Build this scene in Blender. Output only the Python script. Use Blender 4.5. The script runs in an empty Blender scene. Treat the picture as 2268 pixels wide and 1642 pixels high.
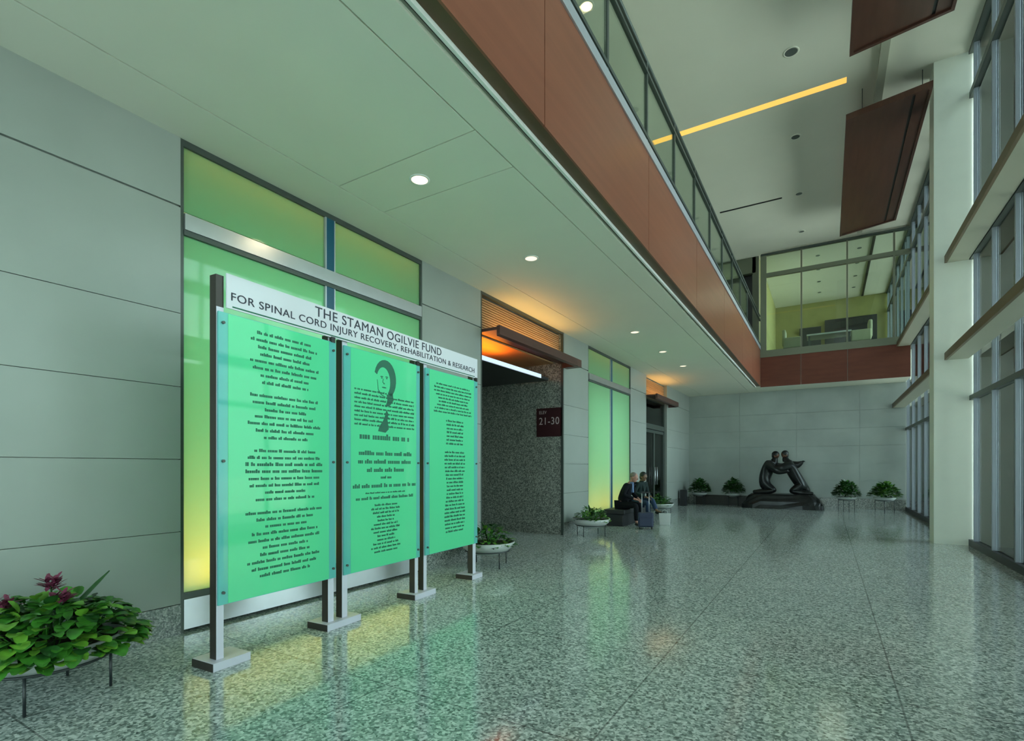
import bpy, bmesh, math, random
from mathutils import Vector, Matrix
R = math.radians
PI = math.pi
sc = bpy.context.scene
C = sc.collection

# ------------------------------------------------------------------ camera
CAM_H = 1.5
cd = bpy.data.cameras.new('camera')
cam = bpy.data.objects.new('camera', cd)
C.objects.link(cam)
cam.location = (0, 0, CAM_H)
cam.rotation_euler = (R(90), 0, R(31.3))
cd.sensor_width = 36.0
cd.lens = 1148.0 / 2268.0 * 36.0
cd.shift_y = 214.0 / 2268.0
cd.clip_start = 0.05
cd.clip_end = 400
sc.camera = cam

# ------------------------------------------------------------------ world / exposure
w = bpy.data.worlds.new('overcast_sky')
sc.world = w
w.use_nodes = True
wn = w.node_tree
wn.nodes.clear()
wo = wn.nodes.new('ShaderNodeOutputWorld')
wb = wn.nodes.new('ShaderNodeBackground')
wtc = wn.nodes.new('ShaderNodeTexCoord')
wsep = wn.nodes.new('ShaderNodeSeparateXYZ')
wr = wn.nodes.new('ShaderNodeValToRGB')
wr.color_ramp.elements[0].position = 0.0
wr.color_ramp.elements[0].color = (0.74, 0.93, 0.97, 1)
wr.color_ramp.elements[1].position = 0.9
wr.color_ramp.elements[1].color = (0.66, 0.90, 0.98, 1)
wn.links.new(wtc.outputs['Generated'], wsep.inputs[0])
wn.links.new(wsep.outputs['Z'], wr.inputs[0])
wn.links.new(wr.outputs[0], wb.inputs['Color'])
wb.inputs['Strength'].default_value = 6.0
wn.links.new(wb.outputs[0], wo.inputs['Surface'])

vs = sc.view_settings
vs.view_transform = 'Standard'
vs.look = 'None'
vs.gamma = 1.0
vs.use_curve_mapping = False
vs.exposure = 0.0
cy = sc.cycles
cy.use_denoising = True
cy.max_bounces = 9
cy.diffuse_bounces = 5
cy.glossy_bounces = 4
cy.transmission_bounces = 6
cy.transparent_max_bounces = 16
cy.sample_clamp_indirect = 6.0
cy.caustics_reflective = False
cy.caustics_refractive = False

# sun added for its bounce: lights the ground and facades outside, never enters itself
sl = bpy.data.lights.new('bounce_sun', 'SUN'); sl.energy = 16.0; sl.angle = R(6); sl.color = (1.0, 0.97, 0.90)
so = bpy.data.objects.new('bounce_sun', sl); C.objects.link(so)
so.rotation_euler = (R(8), R(-32), 0)

# ------------------------------------------------------------------ lamps of the room
def area(name, loc, rot, sx, sy, energy, col, portal=False, spread=None):
    l = bpy.data.lights.new(name, 'AREA')
    l.shape = 'RECTANGLE'
    l.size = sx
    l.size_y = sy
    l.energy = energy
    l.color = col
    if spread: l.spread = spread
    o = bpy.data.objects.new(name, l)
    C.objects.link(o)
    o.location = loc
    o.rotation_euler = rot
    if portal: l.cycles.is_portal = True
    return o

X_WIN = 2.33
X_WALL = -4.96
Z_LOW = 4.46
Z_TOP = 9.45
Y_BACK = -6.0
Y_FAR = 22.5
Y_FASC = 21.2
# the window wall lets the sky in (portal only guides sampling of the sky)
area('window_daylight_portal', (X_WIN + 0.3, 8.2, 4.75), (0, R(90), 0), 9.4, 29.0, 1, (1, 1, 1), portal=True)
area('window_daylight_portal', (-1.3, Y_BACK - 0.3, 4.75), (R(90), 0, 0), 7.2, 9.4, 1, (1, 1, 1), portal=True)  # portal for the glazing added behind the camera

# ------------------------------------------------------------------ materials
def srgb(r, g, b):
    f = lambda c: (c / 255 / 12.92) if c / 255 <= 0.04045 else ((c / 255 + 0.055) / 1.055) ** 2.4
    return (f(r), f(g), f(b), 1)

def lin(r, g, b): return (r, g, b, 1)

def new_mat(name):
    m = bpy.data.materials.new(name)
    m.use_nodes = True
    return m, m.node_tree, m.node_tree.nodes['Principled BSDF']

def plain(name, col, rough=0.6, metal=0.0, spec=0.5, var=0.0, scale=3.0, bump=0.0, bscale=40.0):
    m, nt, p = new_mat(name)
    p.inputs['Base Color'].default_value = col
    p.inputs['Roughness'].default_value = rough
    p.inputs['Metallic'].default_value = metal
    p.inputs['Specular IOR Level'].default_value = spec
    tc = nt.nodes.new('ShaderNodeTexCoord')
    if var > 0:
        n = nt.nodes.new('ShaderNodeTexNoise')
        n.inputs['Scale'].default_value = scale
        n.inputs['Detail'].default_value = 5
        nt.links.new(tc.outputs['Object'], n.inputs['Vector'])
        r = nt.nodes.new('ShaderNodeValToRGB')
        r.color_ramp.elements[0].position = 0.3
        r.color_ramp.elements[1].position = 0.7
        r.color_ramp.elements[0].color = tuple(c * (1 - var) for c in col[:3]) + (1,)
        r.color_ramp.elements[1].color = tuple(min(1, c * (1 + var)) for c in col[:3]) + (1,)
        nt.links.new(n.outputs['Fac'], r.inputs[0])
        nt.links.new(r.outputs[0], p.inputs['Base Color'])
    if bump > 0:
        n2 = nt.nodes.new('ShaderNodeTexNoise')
        n2.inputs['Scale'].default_value = bscale
        nt.links.new(tc.outputs['Object'], n2.inputs['Vector'])
        b = nt.nodes.new('ShaderNodeBump')
        b.inputs['Strength'].default_value = bump
        b.inputs['Distance'].default_value = 0.01
        nt.links.new(n2.outputs['Fac'], b.inputs['Height'])
        nt.links.new(b.outputs[0], p.inputs['Normal'])
    return m

def granite(name, dark, mid, light, scale, rough, joints=None, spec=0.5):
    m, nt, p = new_mat(name)
    tc = nt.nodes.new('ShaderNodeTexCoord')
    v = nt.nodes.new('ShaderNodeTexVoronoi')
    v.inputs['Scale'].default_value = scale
    nt.links.new(tc.outputs['Object'], v.inputs['Vector'])
    sep = nt.nodes.new('ShaderNodeSeparateColor')
    nt.links.new(v.outputs['Color'], sep.inputs[0])
    n = nt.nodes.new('ShaderNodeTexNoise')
    n.inputs['Scale'].default_value = scale * 0.45
    n.inputs['Detail'].default_value = 3
    nt.links.new(tc.outputs['Object'], n.inputs['Vector'])
    mx = nt.nodes.new('ShaderNodeMath'); mx.operation = 'MULTIPLY_ADD'
    nt.links.new(n.outputs['Fac'], mx.inputs[0]); mx.inputs[1].default_value = 0.7
    ad = nt.nodes.new('ShaderNodeMath'); ad.operation = 'MULTIPLY'; ad.inputs[1].default_value = 0.65
    nt.links.new(sep.outputs[0], ad.inputs[0])
    nt.links.new(ad.outputs[0], mx.inputs[2])
    r = nt.nodes.new('ShaderNodeValToRGB')
    e = r.color_ramp.elements
    e[0].position = 0.3; e[0].color = dark
    e[1].position = 1.0; e[1].color = light
    k = e.new(0.62); k.color = mid
    nt.links.new(mx.outputs[0], r.inputs[0])
    out = r.outputs[0]
    if joints:
        br = nt.nodes.new('ShaderNodeTexBrick')
        br.offset = 0.0
        br.inputs['Scale'].default_value = 1.0
        br.inputs['Brick Width'].default_value = joints[0]
        br.inputs['Row Height'].default_value = joints[1]
        br.inputs['Mortar Size'].default_value = 0.006
        br.inputs['Color1'].default_value = (1, 1, 1, 1)
        br.inputs['Color2'].default_value = (0.93, 0.93, 0.93, 1)
        br.inputs['Mortar'].default_value = (0.45, 0.45, 0.45, 1)
        mp = nt.nodes.new('ShaderNodeMapping')
        mp.inputs['Location'].default_value = (joints[2], joints[3], 0)
        nt.links.new(tc.outputs['Object'], mp.inputs[0])
        nt.links.new(mp.outputs[0], br.inputs['Vector'])
        mm = nt.nodes.new('ShaderNodeMix'); mm.data_type = 'RGBA'; mm.blend_type = 'MULTIPLY'
        mm.inputs[0].default_value = 1.0
        nt.links.new(out, mm.inputs[6]); nt.links.new(br.outputs[0], mm.inputs[7])
        out = mm.outputs[2]
    nt.links.new(out, p.inputs['Base Color'])
    p.inputs['Roughness'].default_value = rough
    p.inputs['Specular IOR Level'].default_value = spec
    return m

def wood(name, c1, c2, rough=0.4, scale=(1, 1, 12), spec=0.5):
    m, nt, p = new_mat(name)
    tc = nt.nodes.new('ShaderNodeTexCoord')
    mp = nt.nodes.new('ShaderNodeMapping')
    mp.inputs['Scale'].default_value = scale
    n = nt.nodes.new('ShaderNodeTexNoise')
    n.inputs['Scale'].default_value = 2.0
    n.inputs['Detail'].default_value = 8
    nt.links.new(tc.outputs['Object'], mp.inputs[0])
    nt.links.new(mp.outputs[0], n.inputs['Vector'])
    r = nt.nodes.new('ShaderNodeValToRGB')
    r.color_ramp.elements[0].position = 0.35; r.color_ramp.elements[0].color = c1
    r.color_ramp.elements[1].position = 0.65; r.color_ramp.elements[1].color = c2
    nt.links.new(n.outputs['Fac'], r.inputs[0])
    nt.links.new(r.outputs[0], p.inputs['Base Color'])
    p.inputs['Roughness'].default_value = rough
    p.inputs['Specular IOR Level'].default_value = spec
    return m

def clear_glass(name, tint, refl=1.0, rough=0.02):
    m, nt, p = new_mat(name)
    nt.nodes.remove(p)
    out = nt.nodes['Material Output']
    t = nt.nodes.new('ShaderNodeBsdfTransparent'); t.inputs[0].default_value = tint
    g = nt.nodes.new('ShaderNodeBsdfGlossy'); g.inputs['Roughness'].default_value = rough
    f = nt.nodes.new('ShaderNodeFresnel'); f.inputs[0].default_value = 1.45
    ml = nt.nodes.new('ShaderNodeMath'); ml.operation = 'MULTIPLY'; ml.inputs[1].default_value = refl
    nt.links.new(f.outputs[0], ml.inputs[0])
    mx = nt.nodes.new('ShaderNodeMixShader')
    nt.links.new(ml.outputs[0], mx.inputs[0])
    nt.links.new(t.outputs[0], mx.inputs[1]); nt.links.new(g.outputs[0], mx.inputs[2])
    nt.links.new(mx.outputs[0], out.inputs[0])
    return m

def frosted(name, trans_col, diff_col, f_diff=0.3, clear=0.0, clear_col=(1, 1, 1, 1), gloss=0.6, grough=0.05):
    """milky glass: lets light through scattered, reflects a little at the face"""
    m, nt, p = new_mat(name)
    nt.nodes.remove(p)
    out = nt.nodes['Material Output']
    tr = nt.nodes.new('ShaderNodeBsdfTranslucent'); tr.inputs[0].default_value = trans_col
    df = nt.nodes.new('ShaderNodeBsdfDiffuse'); df.inputs[0].default_value = diff_col
    m1 = nt.nodes.new('ShaderNodeMixShader'); m1.inputs[0].default_value = f_diff
    nt.links.new(tr.outputs[0], m1.inputs[1]); nt.links.new(df.outputs[0], m1.inputs[2])
    cur = m1.outputs[0]
    if clear > 0:
        t = nt.nodes.new('ShaderNodeBsdfTransparent'); t.inputs[0].default_value = clear_col
        m2 = nt.nodes.new('ShaderNodeMixShader'); m2.inputs[0].default_value = clear
        nt.links.new(cur, m2.inputs[1]); nt.links.new(t.outputs[0], m2.inputs[2])
        cur = m2.outputs[0]
    g = nt.nodes.new('ShaderNodeBsdfGlossy'); g.inputs['Roughness'].default_value = grough
    f = nt.nodes.new('ShaderNodeFresnel'); f.inputs[0].default_value = 1.5
    ml = nt.nodes.new('ShaderNodeMath'); ml.operation = 'MULTIPLY'; ml.inputs[1].default_value = gloss
    nt.links.new(f.outputs[0], ml.inputs[0])
    mx = nt.nodes.new('ShaderNodeMixShader')
    nt.links.new(ml.outputs[0], mx.inputs[0])
    nt.links.new(cur, mx.inputs[1]); nt.links.new(g.outputs[0], mx.inputs[2])
    nt.links.new(mx.outputs[0], out.inputs[0])
    return m

def emit(name, col, s):
    m, nt, p = new_mat(name)
    p.inputs['Base Color'].default_value = col
    p.inputs['Emission Color'].default_value = col
    p.inputs['Emission Strength'].default_value = s
    return m

M = {}
M['stone'] = plain('limestone', lin(0.29, 0.315, 0.29), 0.32, var=0.05, scale=1.2)
M['stone_far'] = plain('limestone_far', lin(0.36, 0.40, 0.37), 0.4, var=0.14, scale=0.9)
M['joint'] = plain('joint_dark', lin(0.06, 0.07, 0.06), 0.8)
M['ceil'] = plain('ceiling_paint', lin(0.70, 0.70, 0.59), 0.7, var=0.02, scale=1.0)
M['ceil_top'] = plain('atrium_ceiling_paint', lin(0.74, 0.73, 0.62), 0.8, var=0.02, scale=1.0)
M['floor'] = granite('terrazzo_floor', lin(0.11, 0.14, 0.13), lin(0.38, 0.44, 0.42), lin(0.84, 0.88, 0.86), 62, 0.10, joints=(1.5, 1.5, 1.1, 0.4), spec=0.6)
M['granite'] = granite('speckled_granite', lin(0.05, 0.06, 0.06), lin(0.17, 0.19, 0.18), lin(0.42, 0.42, 0.40), 80, 0.25)
M['granite_dark'] = granite('dark_granite', lin(0.07, 0.075, 0.068), lin(0.20, 0.215, 0.19), lin(0.46, 0.46, 0.41), 55, 0.3)
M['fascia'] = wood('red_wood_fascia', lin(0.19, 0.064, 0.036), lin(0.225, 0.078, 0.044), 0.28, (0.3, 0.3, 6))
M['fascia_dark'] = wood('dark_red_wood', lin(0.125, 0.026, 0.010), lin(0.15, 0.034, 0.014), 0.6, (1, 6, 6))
M['soffit'] = plain('brown_soffit', lin(0.09, 0.05, 0.022), 0.45, var=0.1)
M['panel_wood'] = wood('acoustic_panel_wood', lin(0.065, 0.024, 0.015), lin(0.085, 0.033, 0.021), 0.30, (5, 0.5, 1))
M['canopy_wood'] = wood('canopy_wood', lin(0.065, 0.022, 0.015), lin(0.09, 0.032, 0.023), 0.4, (2, 0.3, 8))
M['slat_wood'] = wood('slat_wood', lin(0.36, 0.20, 0.09), lin(0.44, 0.26, 0.12), 0.5, (2, 0.3, 8))
M['alu'] = plain('brushed_aluminium', lin(0.50, 0.52, 0.56), 0.35, 0.6, var=0.03, scale=10)
M['alu_dark'] = plain('dark_anodised_frame', lin(0.07, 0.085, 0.075), 0.4, 0.4)
M['steel'] = plain('stainless_steel', lin(0.55, 0.56, 0.58), 0.28, 0.9, var=0.03, scale=6)
M['olive'] = plain('olive_metal', lin(0.17, 0.18, 0.12), 0.5, 0.2)
M['mullion'] = plain('mullion_grey', lin(0.34, 0.37, 0.42), 0.4, 0.3)
M['beam'] = plain('beam_paint', lin(0.42, 0.42, 0.33), 0.5)
M['beam_edge'] = plain('beam_edge_shade', lin(0.16, 0.115, 0.065), 0.5)
M['column'] = plain('column_cladding', lin(0.82, 0.84, 0.74), 0.45, var=0.02)
M['black'] = plain('black', lin(0.012, 0.012, 0.012), 0.4)
M['white'] = plain('white_paint', lin(0.75, 0.76, 0.72), 0.6)
M['blue'] = plain('deep_blue_column', lin(0.0, 0.07, 0.13), 0.35)
M['olive_wall'] = plain('olive_wall', lin(0.36, 0.34, 0.12), 0.7, var=0.05)
M['win_glass'] = clear_glass('window_glass', (0.93, 0.97, 0.96, 1), 1.0)
M['rail_glass'] = clear_glass('rail_glass', (0.93, 0.985, 0.94, 1), 0.35)
M['part_glass'] = clear_glass('partition_glass', (0.85, 0.92, 0.86, 1), 1.0)
M['door_glass'] = clear_glass('door_glass', (0.35, 0.48, 0.42, 1), 1.0)
M['green_glass'] = frosted('backlit_green_glass', (0.82, 0.95, 0.70, 1), (0.22, 0.58, 0.36, 1), 0.30, gloss=1.0)
M['sign_film'] = frosted('green_sign_film', (0.50, 1.0, 0.62, 1), (0.18, 1.0, 0.53, 1), 0.9, clear=0.34, clear_col=(0.75, 1, 0.62, 1), gloss=0.6)
M['sign_glass'] = frosted('sign_edge_glass', (0.25, 0.85, 0.80, 1), (0.24, 0.80, 0.76, 1), 0.7, clear=0.35, clear_col=(0.55, 0.95, 0.88, 1), gloss=0.6)
M['header_glass'] = frosted('header_glass', (0.9, 0.9, 0.97, 1), (0.80, 0.79, 0.85, 1), 0.85, gloss=0.6)
M['ink'] = plain('dark_ink', lin(0.03, 0.03, 0.05), 0.6)
M['green_ink'] = plain('green_ink', lin(0.015, 0.13, 0.075), 0.6)
M['post_light'] = plain('post_lilac_grey', lin(0.66, 0.64, 0.74), 0.4)
M['bronze_post'] = plain('bronze_post', lin(0.050, 0.042, 0.035), 0.4, 0.3)
M['sign_red'] = plain('maroon', lin(0.045, 0.010, 0.012), 0.35)
M['sign_txt'] = plain('sign_lettering', lin(0.55, 0.45, 0.45), 0.6)
M['pot'] = plain('pot_white', lin(0.48, 0.50, 0.49), 0.45, var=0.05)
M['iron'] = plain('black_iron', lin(0.02, 0.025, 0.028), 0.4)
M['soil'] = plain('soil', lin(0.03, 0.02, 0.012), 0.9, bump=0.5)
M['leaf_a'] = plain('leaf_mid_green', lin(0.045, 0.19, 0.02), 0.38, var=0.5, scale=14)
M['leaf_b'] = plain('leaf_dark_green', lin(0.018, 0.08, 0.015), 0.35, var=0.5, scale=14)
M['leaf_y'] = plain('leaf_bright_green', lin(0.13, 0.32, 0.03), 0.4, var=0.45, scale=14)
M['flower'] = plain('magenta_flower', lin(0.20, 0.035, 0.08), 0.5, var=0.4, scale=30)
M['bronze'] = plain('sculpture_bronze', lin(0.022, 0.023, 0.024), 0.32, 0.5, var=0.3, scale=6)
M['bronze_hi'] = plain('sculpture_bronze_warm', lin(0.20, 0.10, 0.065), 0.35, 0.5, var=0.4, scale=12)
M['shade_strip'] = plain('painted_shade_brown', lin(0.03, 0.026, 0.02), 0.5, var=0.2, scale=8)
M['skin'] = plain('skin_light', lin(0.42, 0.20, 0.15), 0.5)
M['skin_dark'] = plain('skin_tan', lin(0.22, 0.12, 0.075), 0.5)
M['suit'] = plain('black_suit', lin(0.008, 0.009, 0.012), 0.9, spec=0.15)
M['shirt'] = plain('blue_shirt', lin(0.10, 0.16, 0.30), 0.7)
M['jacket'] = plain('dark_teal_jacket', lin(0.016, 0.028, 0.028), 0.85, spec=0.2)
M['jeans'] = plain('blue_jeans', lin(0.02, 0.045, 0.11), 0.8)
M['hair_grey'] = plain('grey_hair', lin(0.20, 0.15, 0.13), 0.7)
M['hair_black'] = plain('black_hair', lin(0.01, 0.01, 0.01), 0.5)
M['case'] = plain('navy_suitcase', lin(0.03, 0.04, 0.085), 0.6, bump=0.2)
M['bag'] = plain('white_bag', lin(0.6, 0.62, 0.62), 0.6)
M['bench'] = plain('black_bench', lin(0.015, 0.015, 0.018), 0.5)
M['cream'] = plain('cream_fabric', lin(0.50, 0.50, 0.33), 0.8)
M['ext_wall'] = plain('exterior_stone', lin(0.36, 0.42, 0.38), 0.8, var=0.15, scale=0.15)
M['ext_glass'] = plain('exterior_windows', lin(0.02, 0.035, 0.035), 0.5)
M['pave'] = plain('pavement', lin(0.70, 0.70, 0.66), 0.8, var=0.08)
M['pave_dark'] = plain('dark_paving', lin(0.16, 0.18, 0.16), 0.8, var=0.1)
M['lamp_warm'] = emit('lamp_warm', (1.0, 0.80, 0.50, 1), 2.5)
M['lamp_dim'] = emit('lamp_dim', (1.0, 0.80, 0.60, 1), 1.2)
M['lamp_slot'] = emit('lamp_slot', (1.0, 0.56, 0.12, 1), 0.95)
M['lamp_tube'] = emit('lamp_cool_edge', (0.70, 0.80, 1.0, 1), 0.55)
M['led_warm'] = emit('led_warm', (1.0, 0.62, 0.16, 1), 3.0)
M['panel_light'] = emit('lightbox_panel', (0.80, 1.0, 0.92, 1), 0.5)
M['lens_off'] = plain('lens_off', lin(0.10, 0.12, 0.11), 0.4)

# ------------------------------------------------------------------ mesh helpers
class MB:
    def __init__(s):
        s.bm = bmesh.new()
        s.mats = []
    def mi(s, m):
        if m is None: return 0
        if m not in s.mats: s.mats.append(m)
        return s.mats.index(m)
    def box(s, x0, x1, y0, y1, z0, z1, m=None):
        v = [s.bm.verts.new(p) for p in ((x0, y0, z0), (x1, y0, z0), (x1, y1, z0), (x0, y1, z0),
                                         (x0, y0, z1), (x1, y0, z1), (x1, y1, z1), (x0, y1, z1))]
        k = s.mi(m)
        for q in ((3, 2, 1, 0), (4, 5, 6, 7), (0, 1, 5, 4), (1, 2, 6, 5), (2, 3, 7, 6), (3, 0, 4, 7)):
            s.bm.faces.new([v[i] for i in q]).material_index = k
        return s
    def hexa(s, pts, m=None):
        v = [s.bm.verts.new(p) for p in pts]
        k = s.mi(m)
        for q in ((3, 2, 1, 0), (4, 5, 6, 7), (0, 1, 5, 4), (1, 2, 6, 5), (2, 3, 7, 6), (3, 0, 4, 7)):
            s.bm.faces.new([v[i] for i in q]).material_index = k
        return s
    def tube(s, pts, r, n=8, m=None, cap=True):
        k = s.mi(m)
        rings = []
        P = [Vector(p) for p in pts]
        for i, p in enumerate(P):
            d = (P[min(i + 1, len(P) - 1)] - P[max(i - 1, 0)]).normalized()
            up = Vector((0, 0, 1)) if abs(d.z) < 0.9 else Vector((1, 0, 0))
            a = d.cross(up).normalized(); b = d.cross(a).normalized()
            rr = r[i] if isinstance(r, (list, tuple)) else r
            rings.append([s.bm.verts.new(p + a * (rr * math.cos(t * 2 * PI / n)) + b * (rr * math.sin(t * 2 * PI / n))) for t in range(n)])
        for A, B in zip(rings, rings[1:]):
            for t in range(n):
                f = s.bm.faces.new([A[t], A[(t + 1) % n], B[(t + 1) % n], B[t]]); f.material_index = k; f.smooth = True
        if cap:
            for g in (rings[0], rings[-1]):
                try: s.bm.faces.new(g).material_index = k
                except Exception: pass
        return s
    def lathe(s, prof, n=32, c=(0, 0, 0), m=None, close=False):
        k = s.mi(m)
        rings = []
        for (r, z) in prof:
            rings.append([s.bm.verts.new((c[0] + r * math.cos(t * 2 * PI / n), c[1] + r * math.sin(t * 2 * PI / n), c[2] + z)) for t in range(n)])
        prs = list(zip(rings, rings[1:]))
        if close: prs.append((rings[-1], rings[0]))
        for A, B in prs:
            for t in range(n):
                f = s.bm.faces.new([A[t], A[(t + 1) % n], B[(t + 1) % n], B[t]]); f.material_index = k; f.smooth = True
        if not close:
            for g in (rings[0], rings[-1]): s.bm.faces.new(g).material_index = k
        return s
    def ball(s, c, r, m=None, seg=14, rot=None):
        k = s.mi(m)
        mat = Matrix.Translation(c) @ (rot or Matrix.Identity(4)) @ Matrix.Diagonal((r[0], r[1], r[2], 1))
        res = bmesh.ops.create_uvsphere(s.bm, u_segments=seg, v_segments=max(6, seg * 2 // 3), radius=1, matrix=mat)
        fs = set()
        for v in res['verts']:
            for f in v.link_faces: fs.add(f)
        for f in fs: f.material_index = k; f.smooth = True
        return s
    def prism(s, poly, z0, z1, m=None, fn=lambda u, v, w: (u, v, w)):
        k = s.mi(m)
        A = [s.bm.verts.new(fn(u, v, z0)) for u, v in poly]
        B = [s.bm.verts.new(fn(u, v, z1)) for u, v in poly]
        n = len(poly)
        s.bm.faces.new(list(reversed(A))).material_index = k
        s.bm.faces.new(B).material_index = k
        for i in range(n):
            s.bm.faces.new([A[i], A[(i + 1) % n], B[(i + 1) % n], B[i]]).material_index = k
        return s
    def build(s, name, m=None, parent=None, bevel=0.0, loc=None, rot=None):
        me = bpy.data.meshes.new(name)
        bmesh.ops.recalc_face_normals(s.bm, faces=s.bm.faces)
        s.bm.to_mesh(me); s.bm.free()
        if s.mats:
            for x in s.mats: me.materials.append(x)
        elif m: me.materials.append(m)
        o = bpy.data.objects.new(name, me)
        C.objects.link(o)
        if parent: o.parent = parent
        if loc: o.location = loc
        if rot: o.rotation_euler = rot
        if bevel:
            b = o.modifiers.new('bevel', 'BEVEL'); b.width = bevel; b.segments = 2; b.limit_method = 'ANGLE'
        return o

def bx(name, x0, x1, y0, y1, z0, z1, m, parent=None, bevel=0.0):
    return MB().box(x0, x1, y0, y1, z0, z1).build(name, m, parent, bevel)

def tag(o, label, cat=None, group=None, kind=None):
    if label: o['label'] = label
    if cat: o['category'] = cat
    if group: o['group'] = group
    if kind: o['kind'] = kind
    return o
def struct(o, label=None):
    o['kind'] = 'structure'
    if label: o['label'] = label
    return o
def thing(name, label, cat, loc=(0, 0, 0), rz=0, group=None):
    o = bpy.data.objects.new(name, None)
    C.objects.link(o)
    o.location = loc; o.rotation_euler = (0, 0, rz)
    o.empty_display_size = 0.1
    return tag(o, label, cat, group)
def sthing(name, label=None, loc=(0, 0, 0)):
    o = bpy.data.objects.new(name, None)
    C.objects.link(o); o.location = loc
    return struct(o, label)
def dup(o, parent=None):
    c = o.copy(); C.objects.link(c); c.parent = parent
    for ch in list(o.children): dup(ch, c)
    return c

# ------------------------------------------------------------------ floor, ceilings
struct(bx('floor', -9.0, X_WIN + 0.12, Y_BACK, 23.0, -0.2, 0.0, M['floor']), 'polished speckled grey-green terrazzo floor of the lobby')

# low ceiling over the left side, in flush panels with thin open joints
XE = -2.33
g = 0.007
b = MB()
b.box(-9.0, XE, Y_BACK, Y_FAR + 0.3, Z_LOW + 0.02, Z_LOW + 0.30)
def cpan(x0, x1, y0, y1): b.box(x0 + g, x1 - g, y0 + g, y1 - g, Z_LOW, Z_LOW + 0.02)
cpan(X_WALL - 4.0, -4.40, Y_BACK, Y_FAR + 0.3)
cpan(-2.64, XE, Y_BACK, Y_FAR + 0.3)
ys = [Y_BACK, -1.0, 3.72, 4.37, Y_FAR + 0.3]
for a0, a1 in zip(ys, ys[1:]): cpan(-4.40, -2.64, a0, a1)
struct(b.build('ceiling', M['ceil']), 'smooth pale ceiling under the balcony with thin joints')
struct(bx('ceiling_gap', XE, -2.285, Y_BACK, Y_FASC, Z_LOW + 0.05, Z_LOW + 0.3, M['black']), 'black shadow gap along the balcony edge')
struct(bx('trim_1', -2.285, -2.258, Y_BACK, Y_FASC, Z_LOW, Z_LOW + 0.3, M['white']), 'thin white edge strip beside the black gap')
struct(bx('balcony_slab', -9.0, -2.14, Y_BACK, Y_FASC + 8, Z_LOW + 0.30, 5.84, M['soffit']), 'brown underside band of the balcony edge')
struct(bx('balcony_slab_edge', -2.258, -2.14, Y_BACK, Y_FASC, 4.50, Z_LOW + 0.30, M['soffit']), 'brown recessed band below the red wood fascia')
struct(bx('balcony_floor', -9.0, -2.2, Y_BACK, Y_FASC + 2, 5.84, 5.86, M['white']), 'unseen balcony floor, pale finish added to bounce light up')  # pale top added so bounced light brightens the ceiling above
# atrium ceiling
struct(bx('ceiling_atrium', -9.0, X_WIN + 0.2, Y_BACK, Y_FASC, Z_TOP, Z_TOP + 0.2, M['ceil_top']), 'high pale ceiling of the atrium')

# ------------------------------------------------------------------ fascia boards (red wood), left and far
f = sthing('balcony_fascia', 'red-brown wood fascia panels along the left balcony')
jy = [Y_BACK, -2.16, 0.94, 4.04, 7.15, 10.25, 13.36, 16.46, 19.0, Y_FASC]
for a0, a1 in zip(jy, jy[1:]):
    bx('fascia_panel', -2.14, -2.12, a0 + 0.006, a1 - 0.006, 4.50, 5.84, M['fascia'], f)
bx('edge_channel', -2.16, -2.10, Y_BACK, Y_FASC, 5.84, 5.97, M['alu'], f)
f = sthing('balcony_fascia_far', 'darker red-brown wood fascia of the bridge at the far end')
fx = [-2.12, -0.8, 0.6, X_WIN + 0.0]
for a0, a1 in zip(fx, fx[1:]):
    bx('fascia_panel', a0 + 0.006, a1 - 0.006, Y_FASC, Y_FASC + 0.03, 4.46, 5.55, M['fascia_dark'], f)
struct(bx('floor_room', -2.2, X_WIN, Y_FASC + 0.26, 29.0, 5.55, 5.80, M['olive']), 'floor of the upper room')
struct(bx('bridge_slab', -2.33, X_WIN, Y_FASC + 0.03, 29.2, 4.46, 5.55, M['ceil']), 'bridge slab at the far end of the atrium')
struct(bx('trim_2', -2.12, X_WIN, Y_FASC - 0.02, Y_FASC + 0.25, 5.55, 5.80, M['olive']), 'grey-olive slab edge above the far wood fascia')

# ------------------------------------------------------------------ balcony balustrade
t = thing('glass_balustrade', 'long green-tinted glass balustrade on the left balcony edge', 'railing', (-2.12, 0, 5.97))
for k in range(-4, 11):
    y = 5.56 - 1.5 * 3 + 1.5 * (k + 1)
    if y > Y_FASC - 0.1 or y < -5.9: continue
    bx('post', -0.03, 0.01, y - 0.025, y + 0.025, 0.0, 1.10, M['alu_dark'], t)
    if k > -4:
        bx('glass_panel', -0.016, -0.004, y - 1.5 + 0.04, y - 0.04, 0.10, 0.94, M['rail_glass'], t)
bx('bottom_rail', -0.035, 0.02, Y_BACK, Y_FASC, 0.04, 0.09, M['alu_dark'], t)
bx('upper_rail', -0.035, 0.02, Y_BACK, Y_FASC, 0.94, 0.98, M['alu_dark'], t)
MB().tube([(-0.01, Y_BACK, 1.12), (-0.01, Y_FASC, 1.12)], 0.028, 10).build('handrail', M['alu_dark'], t)

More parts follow.
